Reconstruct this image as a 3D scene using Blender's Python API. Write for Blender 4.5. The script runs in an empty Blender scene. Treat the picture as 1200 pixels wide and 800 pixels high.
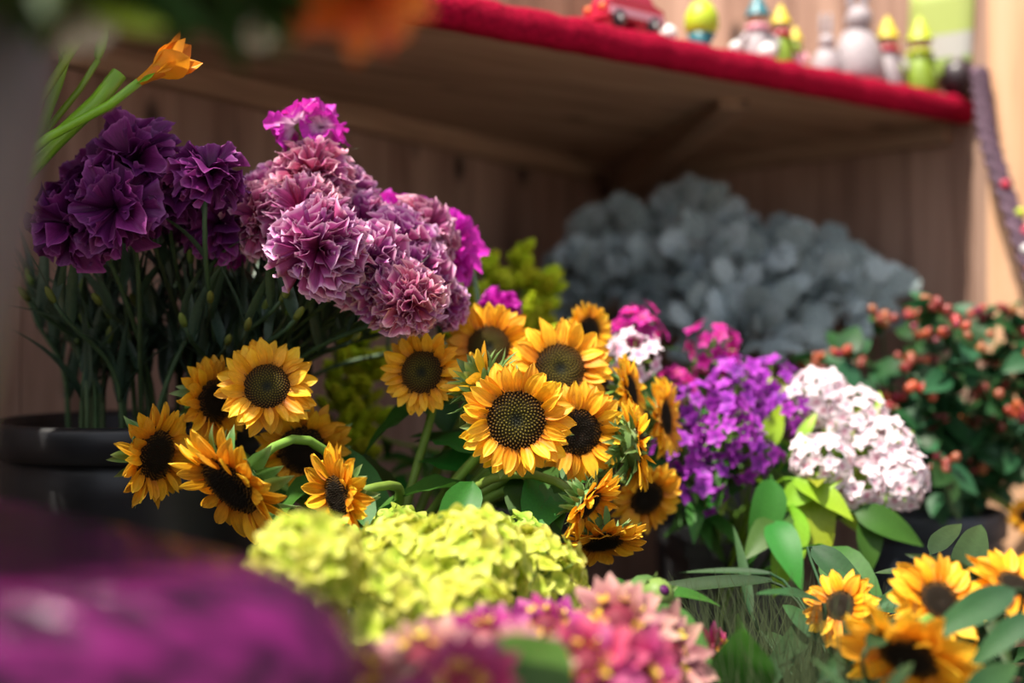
import bpy, math, random
from mathutils import Vector as V, Matrix as MX
random.seed(11)
scn = bpy.context.scene
COL = scn.collection
# ------------------------------------------------------------------ camera, sky, sun, exposure
F = 1333.33          # focal length in pixels of the 1200 x 800 frame
CZ = 0.50            # camera height over the stall floor
cam_d = bpy.data.cameras.new('camera'); cam_d.sensor_width = 36; cam_d.lens = 40
cam = bpy.data.objects.new('camera', cam_d); COL.objects.link(cam)
cam.location = (0, 0, CZ); cam.rotation_euler = (math.pi/2, 0, 0)
cam_d.clip_start = 0.02
cam_d.dof.use_dof = True; cam_d.dof.focus_distance = 0.93; cam_d.dof.aperture_fstop = 2.0
cam_d.dof.aperture_blades = 9
scn.camera = cam
SUN = V((-0.32, -0.27, 0.91)).normalized()
wd = bpy.data.worlds.new('sky'); scn.world = wd; wd.use_nodes = True
nt = wd.node_tree; bg = nt.nodes['Background']
sky = nt.nodes.new('ShaderNodeTexSky'); sky.sky_type = 'NISHITA'; sky.sun_disc = False
sky.sun_elevation = math.asin(SUN.z); sky.sun_rotation = math.atan2(SUN.x, SUN.y)
sky.air_density = 1.0; sky.dust_density = 3.0; sky.ozone_density = 1.0
hsv = nt.nodes.new('ShaderNodeHueSaturation'); hsv.inputs['Saturation'].default_value = .45   # hazy, nearly white sky
nt.links.new(sky.outputs[0], hsv.inputs['Color']); nt.links.new(hsv.outputs[0], bg.inputs['Color']); bg.inputs['Strength'].default_value = 0.18
sd = bpy.data.lights.new('sun', 'SUN'); sd.energy = 8.0; sd.angle = math.radians(0.6); sd.color = (1.0, 0.93, 0.80)
so = bpy.data.objects.new('sun', sd); COL.objects.link(so)
so.rotation_euler = SUN.to_track_quat('Z', 'Y').to_euler()
vs = scn.view_settings
vs.view_transform = 'Standard'; vs.look = 'None'; vs.exposure = 0.12; vs.gamma = 1.0; vs.use_curve_mapping = False
# ------------------------------------------------------------------ helpers
def P(px, py, d):
    return V(((px-600)/F*d, d, CZ+(400-py)/F*d))
def on_z(px, py, z):            # where the ray of a pixel meets the level z (over the floor)
    d = (z-CZ)*F/(400-py)
    return P(px, py, d)
def R(a, b): return random.uniform(a, b)
def T(v): return MX.Translation(V(v))
def RX(a): return MX.Rotation(a, 4, 'X')
def RY(a): return MX.Rotation(a, 4, 'Y')
def RZ(a): return MX.Rotation(a, 4, 'Z')
def SC(x, y=None, z=None):
    return MX.Diagonal((x, x if y is None else y, x if z is None else z, 1))
def frame(pos, z, roll=0.0):
    z = V(z).normalized()
    return T(pos) @ z.to_track_quat('Z', 'Y').to_matrix().to_4x4() @ RZ(roll)
rad = math.radians
class MB:
    def __init__(s): s.v = []; s.f = []; s.uv = []; s.mi = []; s.m = 0
    def add(s, vs, fs, uv=None, M=None):
        o = len(s.v)
        s.v += [tuple(M @ V(p)) for p in vs] if M is not None else [tuple(p) for p in vs]
        s.uv += list(uv) if uv else [(0.5, 0.5)]*len(vs)
        s.f += [tuple(i+o for i in f) for f in fs]; s.mi += [s.m]*len(fs)
        return s
    def grid(s, nu, nv, fn, M=None, closed=False):
        vs = []; uv = []
        for j in range(nv+1):
            for i in range(nu if closed else nu+1):
                u = i/nu; v = j/nv
                vs.append(fn(u, v)); uv.append((u, v))
        w = nu if closed else nu+1; fs = []
        for j in range(nv):
            for i in range(nu):
                a = j*w+i; b = j*w+(i+1) % w if closed else a+1
                fs.append((a, b, b+w, a+w))
        return s.add(vs, fs, uv, M)
    def box(s, c, h, M=None):
        x, y, z = c; a, b, d = h
        vs = [(x+i*a, y+j*b, z+k*d) for k in (-1, 1) for j in (-1, 1) for i in (-1, 1)]
        return s.add(vs, [(0,2,3,1),(4,5,7,6),(0,1,5,4),(2,6,7,3),(0,4,6,2),(1,3,7,5)], None, M)
    def lathe(s, prof, n=32, M=None):
        def fn(u, v):
            r, z = prof[round(v*(len(prof)-1))]
            return (r*math.cos(u*2*math.pi), r*math.sin(u*2*math.pi), z)
        return s.grid(n, len(prof)-1, fn, M, True)
    def ball(s, c, r, M=None, n=10, k=7):
        rx, ry, rz = (r, r, r) if not isinstance(r, tuple) else r
        def fn(u, v):
            t = math.pi*(1-v)
            return (c[0]+rx*math.sin(t)*math.cos(u*2*math.pi), c[1]+ry*math.sin(t)*math.sin(u*2*math.pi), c[2]+rz*math.cos(t))
        return s.grid(n, k, fn, M, True)
    def tube(s, pts, r0, r1=None, n=7, cap=True):
        r1 = r0 if r1 is None else r1; k = len(pts)-1
        t = (pts[1]-pts[0]).normalized(); up = V((0, 0, 1)) if abs(t.z) < .9 else V((1, 0, 0))
        x = t.cross(up).normalized(); vs = []; uv = []
        for i, p in enumerate(pts):
            t = (pts[min(i+1, k)]-pts[max(i-1, 0)]).normalized()
            x = (x-t*x.dot(t)).normalized(); y = t.cross(x); r = r0+(r1-r0)*i/k
            for j in range(n):
                a = 2*math.pi*j/n
                vs.append(p+x*r*math.cos(a)+y*r*math.sin(a)); uv.append((j/n, i/k))
        fs = [(i*n+j, i*n+(j+1) % n, (i+1)*n+(j+1) % n, (i+1)*n+j) for i in range(k) for j in range(n)]
        if cap: fs += [tuple(range(n-1, -1, -1)), tuple(k*n+j for j in range(n))]
        return s.add(vs, fs, uv)
    def mesh(s, name, mats, smooth=True):
        me = bpy.data.meshes.new(name); me.from_pydata(s.v, [], s.f)
        ul = me.uv_layers.new(name='uv')
        li = [0]*len(me.loops); me.loops.foreach_get('vertex_index', li)
        flat = []
        for i in li: flat += s.uv[i]
        ul.data.foreach_set('uv', flat)
        for m in (mats if isinstance(mats, list) else [mats]): me.materials.append(m)
        me.polygons.foreach_set('material_index', s.mi)
        me.polygons.foreach_set('use_smooth', [smooth]*len(me.polygons))
        me.update()
        return me
def tag(o, label=None, cat=None, group=None, kind=None):
    if label: o['label'] = label
    if cat: o['category'] = cat
    if group: o['group'] = group
    if kind: o['kind'] = kind
    return o
def obj(name, me, parent=None, M=None):
    o = bpy.data.objects.new(name, me); COL.objects.link(o)
    if parent is not None: o.parent = parent
    if M is not None: o.matrix_basis = M
    return o
class Thing:        # an Empty at the base; parts are given in world coordinates
    def __init__(s, name, base, label, cat, group=None, kind=None):
        s.e = obj(name, None); s.e.location = base; s.e.empty_display_size = .02
        tag(s.e, label, cat, group, kind); s.inv = T(-V(base))
    def part(s, name, me, M=None, label=None, under=None):     # under: the part this piece belongs to
        M = s.inv @ (M if M is not None else MX.Identity(4))
        o = obj(name, me, s.e, M) if under is None else obj(name, me, under, under.matrix_basis.inverted() @ M)
        if label: o['label'] = label
        return o
def bez(a, b, c, d, n=12):
    return [a*(1-t)**3+b*3*t*(1-t)**2+c*3*t*t*(1-t)+d*t**3 for t in [i/n for i in range(n+1)]]
# ------------------------------------------------------------------ materials
def newmat(name):
    m = bpy.data.materials.new(name); m.use_nodes = True
    n = m.node_tree.nodes; return m, n, m.node_tree.links, n['Principled BSDF']
def ramp(n, stops):
    r = n.new('ShaderNodeValToRGB'); e = r.color_ramp.elements
    while len(e) < len(stops): e.new(0.5)
    for el, (p, c) in zip(e, stops): el.position = p; el.color = (*c, 1)
    return r
def organic(name, stops, rough=.5, transl=.3, hue=.02, val=.25, noise=.25, nscale=90, stripes=0, spec=.3, bump=.0):
    """petal or leaf: colour runs along the petal (uv v), varies a little from piece to piece, lets light through"""
    m, n, l, b = newmat(name)
    uv = n.new('ShaderNodeUVMap'); uv.uv_map = 'uv'
    sp = n.new('ShaderNodeSeparateXYZ'); l.new(uv.outputs[0], sp.inputs[0])
    no = n.new('ShaderNodeTexNoise'); no.inputs['Scale'].default_value = 4.0
    if stripes:
        mp = n.new('ShaderNodeMapping'); mp.inputs['Scale'].default_value = (stripes, 1.2, 1); l.new(uv.outputs[0], mp.inputs[0]); l.new(mp.outputs[0], no.inputs['Vector'])
    else:
        tc = n.new('ShaderNodeTexCoord'); l.new(tc.outputs['Object'], no.inputs['Vector']); no.inputs['Scale'].default_value = nscale
    r = ramp(n, stops); l.new(sp.outputs['Y'], r.inputs[0])
    oi = n.new('ShaderNodeObjectInfo')
    hs = n.new('ShaderNodeHueSaturation'); l.new(r.outputs[0], hs.inputs['Color'])
    def mapr(src, a, b2):
        k = n.new('ShaderNodeMapRange'); l.new(src, k.inputs[0]); k.inputs[3].default_value = a; k.inputs[4].default_value = b2; return k.outputs[0]
    l.new(mapr(oi.outputs['Random'], .5-hue, .5+hue), hs.inputs['Hue'])
    mu = n.new('ShaderNodeMath'); mu.operation = 'MULTIPLY'
    l.new(mapr(oi.outputs['Random'], 1-val, 1+val), mu.inputs[0]); l.new(mapr(no.outputs[0], 1-noise*1.6, 1+noise*1.6), mu.inputs[1])
    l.new(mu.outputs[0], hs.inputs['Value'])
    l.new(hs.outputs[0], b.inputs['Base Color']); b.inputs['Roughness'].default_value = rough
    b.inputs['Specular IOR Level'].default_value = spec
    if bump:
        bp = n.new('ShaderNodeBump'); bp.inputs['Strength'].default_value = bump; bp.inputs['Distance'].default_value = .002
        l.new(no.outputs[0], bp.inputs['Height']); l.new(bp.outputs[0], b.inputs['Normal'])
    if transl:
        t = n.new('ShaderNodeBsdfTranslucent'); l.new(hs.outputs[0], t.inputs['Color'])
        mx = n.new('ShaderNodeMixShader'); mx.inputs[0].default_value = transl
        l.new(b.outputs[0], mx.inputs[1]); l.new(t.outputs[0], mx.inputs[2])
        l.new(mx.outputs[0], n['Material Output'].inputs['Surface'])
    return m
def plain(name, c, rough=.5, metal=0, spec=.5, noise=.0, nscale=20, coat=0, bump=0):
    m, n, l, b = newmat(name)
    b.inputs['Base Color'].default_value = (*c, 1); b.inputs['Roughness'].default_value = rough
    b.inputs['Metallic'].default_value = metal; b.inputs['Specular IOR Level'].default_value = spec
    b.inputs['Coat Weight'].default_value = coat; b.inputs['Coat Roughness'].default_value = .05
    tc = n.new('ShaderNodeTexCoord'); no = n.new('ShaderNodeTexNoise'); no.inputs['Scale'].default_value = nscale
    no.inputs['Detail'].default_value = 5; l.new(tc.outputs['Object'], no.inputs['Vector'])
    r = ramp(n, [(.3, tuple(x*(1-noise) for x in c)), (.7, tuple(min(1, x*(1+noise)) for x in c))])
    l.new(no.outputs[0], r.inputs[0]); l.new(r.outputs[0], b.inputs['Base Color'])
    if bump:
        bp = n.new('ShaderNodeBump'); bp.inputs['Strength'].default_value = bump; bp.inputs['Distance'].default_value = .004
        l.new(no.outputs[0], bp.inputs['Height']); l.new(bp.outputs[0], b.inputs['Normal'])
    return m
def wood(name, c1, c2, c3, scale=(14, 14, 1.2), rough=.7):
    m, n, l, b = newmat(name)
    tc = n.new('ShaderNodeTexCoord'); mp = n.new('ShaderNodeMapping'); l.new(tc.outputs['Object'], mp.inputs[0])
    oi = n.new('ShaderNodeObjectInfo'); ad = n.new('ShaderNodeVectorMath'); ad.operation = 'ADD'
    ml = n.new('ShaderNodeMath'); ml.operation = 'MULTIPLY'; ml.inputs[1].default_value = 37; l.new(oi.outputs['Random'], ml.inputs[0])
    l.new(tc.outputs['Object'], ad.inputs[0]); l.new(ml.outputs[0], ad.inputs[1]); l.new(ad.outputs[0], mp.inputs[0])
    mp.inputs['Scale'].default_value = scale
    no = n.new('ShaderNodeTexNoise'); no.inputs['Scale'].default_value = 2.2; no.inputs['Detail'].default_value = 7; no.inputs['Distortion'].default_value = .6
    l.new(mp.outputs[0], no.inputs['Vector'])
    r = ramp(n, [(.28, c1), (.5, c2), (.72, c3)]); l.new(no.outputs[0], r.inputs[0])
    mp2 = n.new('ShaderNodeMapping'); l.new(ad.outputs[0], mp2.inputs[0]); mp2.inputs['Scale'].default_value = tuple(9 if s > 5 else 5 for s in scale)
    vo = n.new('ShaderNodeTexVoronoi'); vo.inputs['Scale'].default_value = 1.0; l.new(mp2.outputs[0], vo.inputs['Vector'])
    kr = ramp(n, [(.06, (.12, .10, .09)), (.17, (1, 1, 1))]); l.new(vo.outputs['Distance'], kr.inputs[0])
    mx = n.new('ShaderNodeMix'); mx.data_type = 'RGBA'; mx.blend_type = 'MULTIPLY'; mx.inputs[0].default_value = 1
    l.new(r.outputs[0], mx.inputs[6]); l.new(kr.outputs[0], mx.inputs[7])
    hs = n.new('ShaderNodeHueSaturation'); l.new(mx.outputs[2], hs.inputs['Color'])
    k = n.new('ShaderNodeMapRange'); l.new(oi.outputs['Random'], k.inputs[0]); k.inputs[3].default_value = .85; k.inputs[4].default_value = 1.12; l.new(k.outputs[0], hs.inputs['Value'])
    l.new(hs.outputs[0], b.inputs['Base Color']); b.inputs['Roughness'].default_value = rough
    bp = n.new('ShaderNodeBump'); bp.inputs['Strength'].default_value = .25; bp.inputs['Distance'].default_value = .002
    l.new(no.outputs[0], bp.inputs['Height']); l.new(bp.outputs[0], b.inputs['Normal'])
    return m
M_wood = wood('pine_wood', (.22, .12, .085), (.38, .23, .17), (.50, .32, .24))
M_shelfwood = wood('shelf_wood', (.22, .13, .08), (.36, .22, .14), (.44, .29, .19), scale=(1.5, 14, 14))
M_post = wood('post_wood', (.45, .24, .13), (.62, .35, .20), (.70, .43, .27))
M_floor = plain('concrete', (.05, .045, .04), .9, noise=.4, nscale=12)
M_cloth = plain('red_felt', (.30, .002, .024), .95, spec=.1, noise=.35, nscale=160, bump=.6)
M_pave = plain('pavement', (.40, .36, .32), .9, noise=.2, nscale=6)
M_black = plain('black_plastic', (.020, .020, .022), .38, noise=.25, nscale=30)
M_slate = plain('slate_plastic', (.035, .042, .055), .45, noise=.2, nscale=30)
M_grey = plain('grey_zinc', (.13, .115, .115), .55, noise=.08, nscale=20)
# ------------------------------------------------------------------ the stall: floor, walls, post, shelf
HS = CZ+.351                       # underside of the corner shelf
A = on_z(480, 20, HS); B = on_z(1137, 142, HS); C = on_z(720, 203, HS); D = on_z(200, 78, HS)
def flat(p): return V((p.x, p.y, 0))
A, B, C, D = map(flat, (A, B, C, D))
fl = obj('floor', MB().grid(8, 8, lambda u, v: (-2.2+4.4*u, -.1+3.5*v, 0)).mesh('floor', M_floor)); tag(fl, kind='structure')
pv = obj('floor_pavement', MB().box((0, -1.9, -.06), (4.2, 1.95, .05)).mesh('floor_pavement', M_pave, False)); tag(pv, kind='structure')  # unseen ground in front, added to bounce sunlight up under the shelf
def wall(name, p, q, n_in, height, width):
    """a wall of upright planks between two points of the plan; n_in points into the stall"""
    d = (q-p); L = d.length; d.normalize(); ang = math.atan2(d.y, d.x)
    w = obj(name, MB().box((L/2, .03 if n_in > 0 else -.03, height/2), (L/2, .008, height/2)).mesh(name, M_wood, False), None, T(p) @ RZ(ang)); w['kind'] = 'structure'
    k = int(L/width)+1; bw = L/k
    mb = MB(); e = .003
    h = bw/2-.0008
    vs = [(-h, 0, 0), (h, 0, 0), (h, .02, 0), (-h, .02, 0), (-h, 0, height), (h, 0, height), (h, .02, height), (-h, .02, height)]
    if n_in < 0: vs = [(x, -y, z) for x, y, z in vs]
    me = mb.add(vs, [(3,2,1,0),(4,5,6,7),(0,1,5,4),(1,2,6,5),(2,3,7,6),(3,0,4,7)]).mesh('plank', M_wood, False)
    for i in range(k):
        obj('plank', me, w, T((bw*(i+.5), (.0015*R(-1, 1)), 0)))
    return w
dl = (C-D).normalized(); dr = (B-C).normalized()
WH = 1.32
wall('wall_left', C-dl*2.07, C+dl*.03, 1, WH, .105)
wall('wall_right', C, C+dr*1.75, 1, WH, .115)
# post that stands against the right wall
pp = P(1192, 400, 1.70); nr = V((dr.y, -dr.x, 0)); nr = nr if nr.y < 0 else -nr
tag(obj('trim_1', MB().box((0, 0, WH/2), (.035, .022, WH/2)).mesh('trim_1', M_post, False), None, T((pp.x, pp.y, 0)) @ RZ(math.atan2(dr.y, dr.x))), kind='structure')
# corner shelf: board with a front edge from A to B, wrapped in red felt
fdir = (B-A).normalized(); fn = V((fdir.y, -fdir.x, 0))      # fn points out of the shelf to the front
# left end where the front edge meets the left wall
den = fdir.x*dl.y-fdir.y*dl.x
tt = ((D.x-A.x)*dl.y-(D.y-A.y)*dl.x)/den
E0 = A+fdir*(tt+.12); E1 = D+dl*((E0-D).dot(dl))
TH = .033
B2 = B-dr*.004
poly = [E1, E0, B2, C]
def prism(poly, z0, z1):
    n = len(poly)
    return [(p.x, p.y, z0) for p in poly]+[(p.x, p.y, z1) for p in poly], [tuple(range(n-1, -1, -1)), tuple(range(n, 2*n))]+[(i, (i+1) % n, n+(i+1) % n, n+i) for i in range(n)]
ctr = (E1+E0+B2+C)/4; inset = [p+(ctr-p)*.006 for p in poly]
sh = Thing('corner_shelf', (ctr.x, ctr.y, HS), 'wooden corner shelf edged in red felt above the flowers', 'shelf')
mb = MB(); vs, fs = prism(inset, HS+.002, HS+TH-.004); mb.add(vs, fs)
# board local frame turned so the grain runs along the front
Mb = T((ctr.x, ctr.y, HS)) @ RZ(math.atan2(fdir.y, fdir.x)); Mi = Mb.inverted()
mbl = MB(); mbl.add([tuple(Mi @ V(p)) for p in mb.v], mb.f)
sh.part('board', mbl.mesh('board', M_shelfwood, False), Mb)
mb = MB(); L = (B2-E0).length
def felt(u, v):   # felt runs over the top edge, down the front and a little under
    x = u*L; prof = [(-.10, TH+.002), (-.03, TH+.003), (-.002, TH+.004), (.006, TH-.002), (.008, TH*.5), (.006, .0), (-.002, -.003), (-.014, -.003)]
    o, z = prof[round(v*7)]
    w = .0012*math.sin(x*70+1.3*math.sin(x*31))+.0008*math.sin(x*151)
    p = E0+fdir*x+fn*(o+(w if v > .3 else 0)); return (p.x, p.y, HS+z+(w*1.2 if .2 < v < .95 else 0))
sh.part('felt_edge', mb.grid(160, 7, felt).mesh('felt_edge', M_cloth), None, 'red felt wrapped around the shelf edge')
bp0 = flat(on_z(878, 114, HS))-fn*.03
def beam(name, p, q, w, z0a, z0b, z1, m):
    d = (q-p); L = d.length; M_ = T((p.x, p.y, 0)) @ RZ(math.atan2(d.y, d.x))
    vs = [(0, -w, z0a), (0, w, z0a), (L, -w, z0b), (L, w, z0b), (0, -w, z1), (0, w, z1), (L, -w, z1), (L, w, z1)]
    return MB().add(vs, [(0,1,3,2),(4,6,7,5),(0,4,5,1),(2,3,7,6),(0,2,6,4),(1,5,7,3)]).mesh(name, m, False), M_
q = C+(bp0-C).normalized()*.04
me, M_ = beam('bracket', bp0, q, .022, HS-.012, HS-.07, HS+.002, M_shelfwood); sh.part('bracket', me, M_)
ins_l = V((-dl.y, dl.x, 0)); ins_l = ins_l if ins_l.x > 0 else -ins_l
ins_r = V((-dr.y, dr.x, 0)); ins_r = ins_r if ins_r.y < 0 else -ins_r
me, M_ = beam('cleat', D-dl*.5+ins_l*.015, C+ins_l*.015-dl*.02, .013, HS-.032, HS-.032, HS+.001, M_shelfwood); sh.part('cleat', me, M_)
me, M_ = beam('cleat', C+ins_r*.015+dr*.03, B+ins_r*.013-dr*.03, .012, HS-.032, HS-.032, HS+.001, M_shelfwood); sh.part('cleat', me, M_)
# ------------------------------------------------------------------ buckets and boxes
def bucket(x, y, r, rb, h, label, m, name='flower_bucket', z=0.0, band=True, group=None):
    t = Thing(name, (x, y, z), label, 'bucket', group)
    k = r-rb
    t.part('body', MB().lathe([(.001, .004), (rb-.004, .0), (rb, .006), (rb+k*.5, h*.5), (rb+k*.85, h*.85), (r-.006, h-.002), (r-.010, h-.004), (rb-.004, .01), (.001, .011)], 40).mesh('body', m), T((x, y, z)))
    t.part('rim', MB().lathe([(r-.008, h-.004), (r-.005, h+.002), (r+.003, h+.002), (r+.006, h-.003), (r+.005, h-.03 if band else h-.012), (r-.002, h-.032 if band else h-.013)], 48).mesh('rim', m), T((x, y, z)))
    return t
tub = P(180, 400, 1.17); TUBZ = CZ-.080
bucket(tub.x, tub.y, .150, .115, TUBZ, 'wide black plastic tub holding the carnation stems', M_black)
sfb = V((-.112, 1.03, 0)); bucket(sfb.x, sfb.y, .085, .065, CZ-.225, 'black bucket holding the fanned out sunflower stems behind the green hydrangeas', M_black)
hyb = V((-.075, .79, 0)); bucket(hyb.x, hyb.y, .085, .065, CZ-.31, 'black bucket under the lime green hydrangea heads', M_black)
znb = V((.062, .61, 0)); bucket(znb.x, znb.y, .085, .065, CZ-.31, 'black bucket under the antique pink zinnias', M_black)
brb = V((.31, .80, 0)); bucket(brb.x, brb.y, .085, .065, CZ-.33, 'black bucket under the blurred sunflowers and long leaves', M_black)
sob = V((-.01, 1.42, 0)); bucket(sob.x, sob.y, .08, .065, CZ-.2, 'black bucket behind the sunflowers holding lime goldenrod', M_black)
hpb = P(1095, 400, 1.52); bucket(hpb.x, hpb.y, .085, .070, CZ-.225, 'slate grey pot holding the red berry branches', M_slate)
frb = V((-.51, .87, 0)); bucket(frb.x, frb.y, .075, .06, CZ-.05, 'tall dark bucket of freesia behind the grey vase', M_black)
def square_tub(px, d, w, top, label, m):
    c = P(px, 400, d); t = Thing('planter_box', (c.x, c.y, 0), label, 'planter')
    mb = MB()
    def ring(a, z): return [(sx*a, sy*a, z) for sx, sy in ((-1,-1),(1,-1),(1,1),(-1,1))]
    lv = [ring(w*.8, .0), ring(w*.97, top-.012), ring(w-.006, top-.012), ring(w*.76, .01)]
    fs = [(3, 2, 1, 0)]
    for k in range(3): fs += [(k*4+i, k*4+(i+1) % 4, k*4+4+(i+1) % 4, k*4+4+i) for i in range(4)]
    fs.append((12, 13, 14, 15)); mb.add([p for r_ in lv for p in r_], fs)
    M_ = T((c.x, c.y, 0)) @ RZ(.1)
    t.part('body', mb.mesh('body', m, False), M_)
    mb = MB()
    for sx, sy, a, b in ((0,-1,w+.004,.005),(0,1,w+.004,.005),(-1,0,.005,w+.004),(1,0,.005,w+.004)): mb.box((sx*w, sy*w, top-.006), (a, b, .008))
    t.part('rim', mb.mesh('rim', m, False), M_)
    return c
phb = square_tub(850, 1.36, .062, CZ-.232, 'black square planter under the purple phlox', M_black)
dmb = P(835, 400, 1.84); bucket(dmb.x, dmb.y, .10, .08, CZ-.16, 'dark pot under the silver dusty miller', M_slate)
# glossy purple box in the foreground
M_purple = plain('purple_lacquer', (.13, .006, .075), .16, metal=.2, spec=.35, noise=.85, nscale=75, bump=.9, coat=.0)
for el, p_, c_ in zip(M_purple.node_tree.nodes['Color Ramp'].color_ramp.elements, (.42, .60), ((.018, .002, .014), (.16, .009, .10))): el.position = p_; el.color = (*c_, 1)  # plum to magenta mottling paints glints and reflections into the colour
TOPZ = CZ-.080; rb_ = .035; BR0 = V((-.022, .385, 0)); e1 = V((-.707, .707, 0)); e2 = V((-.94, -.34, 0)); hl1, hl2 = .19, .20
bxc = BR0+e1*hl1+e2*hl2
def lac(u, v):     # rounded box on a slanted footprint; local x runs along e1, local y along e2
    prof = [(0, 0), (.0, TOPZ-rb_)]+[(rb_*(1-math.cos(t)), TOPZ-rb_+rb_*math.sin(t)) for t in [rad(15*i) for i in range(1, 7)]]+[(.12, TOPZ+.001), (.1899, TOPZ+.001)]
    ins, z = prof[round(v*(len(prof)-1))]
    th = u*2*math.pi; n_ = 7.0
    c, s = math.cos(th), math.sin(th); q = (abs(c)**n_+abs(s)**n_)**(-1/n_); k = max(0, (.19-ins)/.19)
    p = e1*(-hl1*c*q*k)+e2*(hl2*s*q*k); return (p.x, p.y, z)
nn = M_purple.node_tree; mpn = nn.nodes.new('ShaderNodeMapping'); mpn.inputs['Scale'].default_value = (.5, 2.2, 1.2)
nn.links.new(nn.nodes['Texture Coordinate'].outputs['Object'], mpn.inputs[0]); nn.links.new(mpn.outputs[0], nn.nodes['Noise Texture'].inputs['Vector'])
lb = obj('lacquered_box', MB().grid(96, 9, lac, None, True).mesh('lacquered_box', M_purple), None, T(bxc))
tag(lb, 'glossy dark purple lacquered box with rounded edges in front of the black tub', 'box')
# grey vase on the box
vz = V((-.285, .42, TOPZ+.002))
gv = Thing('flower_vase', vz, 'tapered matt grey vase standing on the glossy purple box', 'vase')
gv.part('body', MB().lathe([(.001, 0), (.074, 0), (.079, .004), (.1165, .24), (.1125, .24), (.073, .01), (.001, .01)], 48).mesh('body', M_grey), T(vz))
gv.part('rim', MB().lathe([(.112, .236), (.1145, .243), (.119, .241), (.119, .234), (.1155, .232)], 48).mesh('rim', M_grey), T(vz))
# ------------------------------------------------------------------ flower materials
G = organic
M_sunpet = G('sunflower_petal', [(0, (.62, .20, .006)), (.35, (.92, .43, .016)), (1, (.96, .56, .04))], .5, .32, .012, .16, .22, stripes=9)
M_sepal = G('sunflower_sepal', [(0, (.16, .26, .06)), (.6, (.13, .25, .07)), (1, (.30, .40, .16))], .6, .2, .02, .2, .2)
M_stem = G('green_stem', [(0, (.16, .26, .04)), (1, (.22, .36, .06))], .5, 0, .02, .2, .15, nscale=60)
M_stemlime = G('lime_stem', [(0, (.20, .36, .02)), (1, (.30, .50, .04))], .3, .1, .02, .15, .15, nscale=60, spec=.5)
M_stemdark = G('carnation_stem', [(0, (.05, .085, .045)), (1, (.085, .13, .05))], .5, 0, .03, .2, .2, nscale=60)
M_leafvase = G('shaded_vase_leaf', [(0, (.012, .03, .006)), (1, (.02, .05, .008))], .5, .1, .03, .3, .15, nscale=40)  # near-black green: the shade on this foliage is put into its colour
M_leafdark = G('carnation_leaf', [(0, (.045, .085, .05)), (1, (.085, .13, .085))], .4, .15, .03, .3, .2, nscale=40, spec=.5)
M_leaf = G('green_leaf', [(0, (.03, .115, .012)), (1, (.055, .17, .02))], .5, .25, .03, .35, .15, nscale=40, spec=.3)
M_leaflime = G('lime_leaf', [(0, (.20, .36, .02)), (1, (.36, .48, .03))], .4, .3, .03, .25, .15, nscale=40)
M_leafsun = G('long_leaf', [(0, (.018, .055, .018)), (1, (.045, .10, .03))], .6, .25, .03, .3, .15, nscale=30)
M_leafhyp = G('berry_leaf', [(0, (.012, .06, .018)), (1, (.025, .10, .03))], .5, .2, .03, .35, .15, nscale=30, spec=.3)
M_grass = G('grass', [(0, (.035, .06, .02)), (1, (.11, .15, .07))], .6, .3, .03, .3, .1)
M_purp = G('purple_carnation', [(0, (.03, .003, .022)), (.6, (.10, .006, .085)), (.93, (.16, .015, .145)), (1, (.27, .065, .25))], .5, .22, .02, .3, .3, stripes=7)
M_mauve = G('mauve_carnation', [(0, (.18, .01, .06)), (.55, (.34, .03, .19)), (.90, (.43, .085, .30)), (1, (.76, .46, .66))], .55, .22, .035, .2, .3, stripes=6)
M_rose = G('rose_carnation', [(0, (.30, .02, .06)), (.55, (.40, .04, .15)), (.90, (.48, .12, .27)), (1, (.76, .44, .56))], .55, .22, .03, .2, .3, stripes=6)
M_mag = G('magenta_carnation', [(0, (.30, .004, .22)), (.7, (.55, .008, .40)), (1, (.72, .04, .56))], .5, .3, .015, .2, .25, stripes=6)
M_magw = G('magenta_white_carnation', [(0, (.90, .75, .85)), (.45, (.85, .55, .75)), (.72, (.60, .05, .46)), (1, (.66, .03, .50))], .5, .3, .015, .2, .25, stripes=6)
M_calyx = G('calyx', [(0, (.10, .16, .04)), (1, (.22, .27, .06))], .5, .1, .03, .2, .15)
M_hyd = G('hydrangea_floret', [(0, (.38, .46, .03)), (.5, (.66, .68, .08)), (1, (.80, .78, .20))], .55, .3, .02, .15, .12, nscale=120)
M_hydg = G('green_hydrangea_floret', [(0, (.24, .36, .03)), (.5, (.38, .52, .05)), (1, (.55, .64, .12))], .55, .3, .02, .2, .12, nscale=120)
M_gold = G('goldenrod', [(0, (.38, .48, .01)), (1, (.62, .66, .02))], .6, .3, .02, .2, .2)
M_phlox = G('purple_phlox', [(0, (.20, .03, .30)), (.3, (.36, .035, .46)), (1, (.50, .08, .60))], .5, .3, .02, .25, .15)
M_phlm = G('magenta_phlox', [(0, (.40, .01, .16)), (1, (.70, .03, .40))], .5, .3, .015, .25, .15)
M_phlp = G('pale_phlox', [(0, (.70, .25, .45)), (.4, (.88, .66, .78)), (1, (.90, .80, .86))], .5, .3, .015, .12, .1)
M_white = G('white_pink_floret', [(0, (.75, .30, .45)), (.22, (.86, .72, .76)), (.85, (.88, .80, .84)), (1, (.76, .40, .58))], .5, .3, .012, .1, .1)
M_zdust = G('dusty_zinnia', [(0, (.35, .06, .08)), (.5, (.36, .12, .13)), (1, (.52, .29, .25))], .55, .22, .03, .25, .15, stripes=5)
M_zpink = G('pink_zinnia', [(0, (.40, .01, .10)), (.5, (.40, .025, .13)), (1, (.54, .11, .22))], .5, .25, .02, .2, .15, stripes=5)
M_zmag = G('magenta_zinnia', [(0, (.30, .01, .14)), (.6, (.32, .018, .17)), (1, (.42, .07, .26))], .5, .25, .02, .2, .15, stripes=5)
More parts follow.
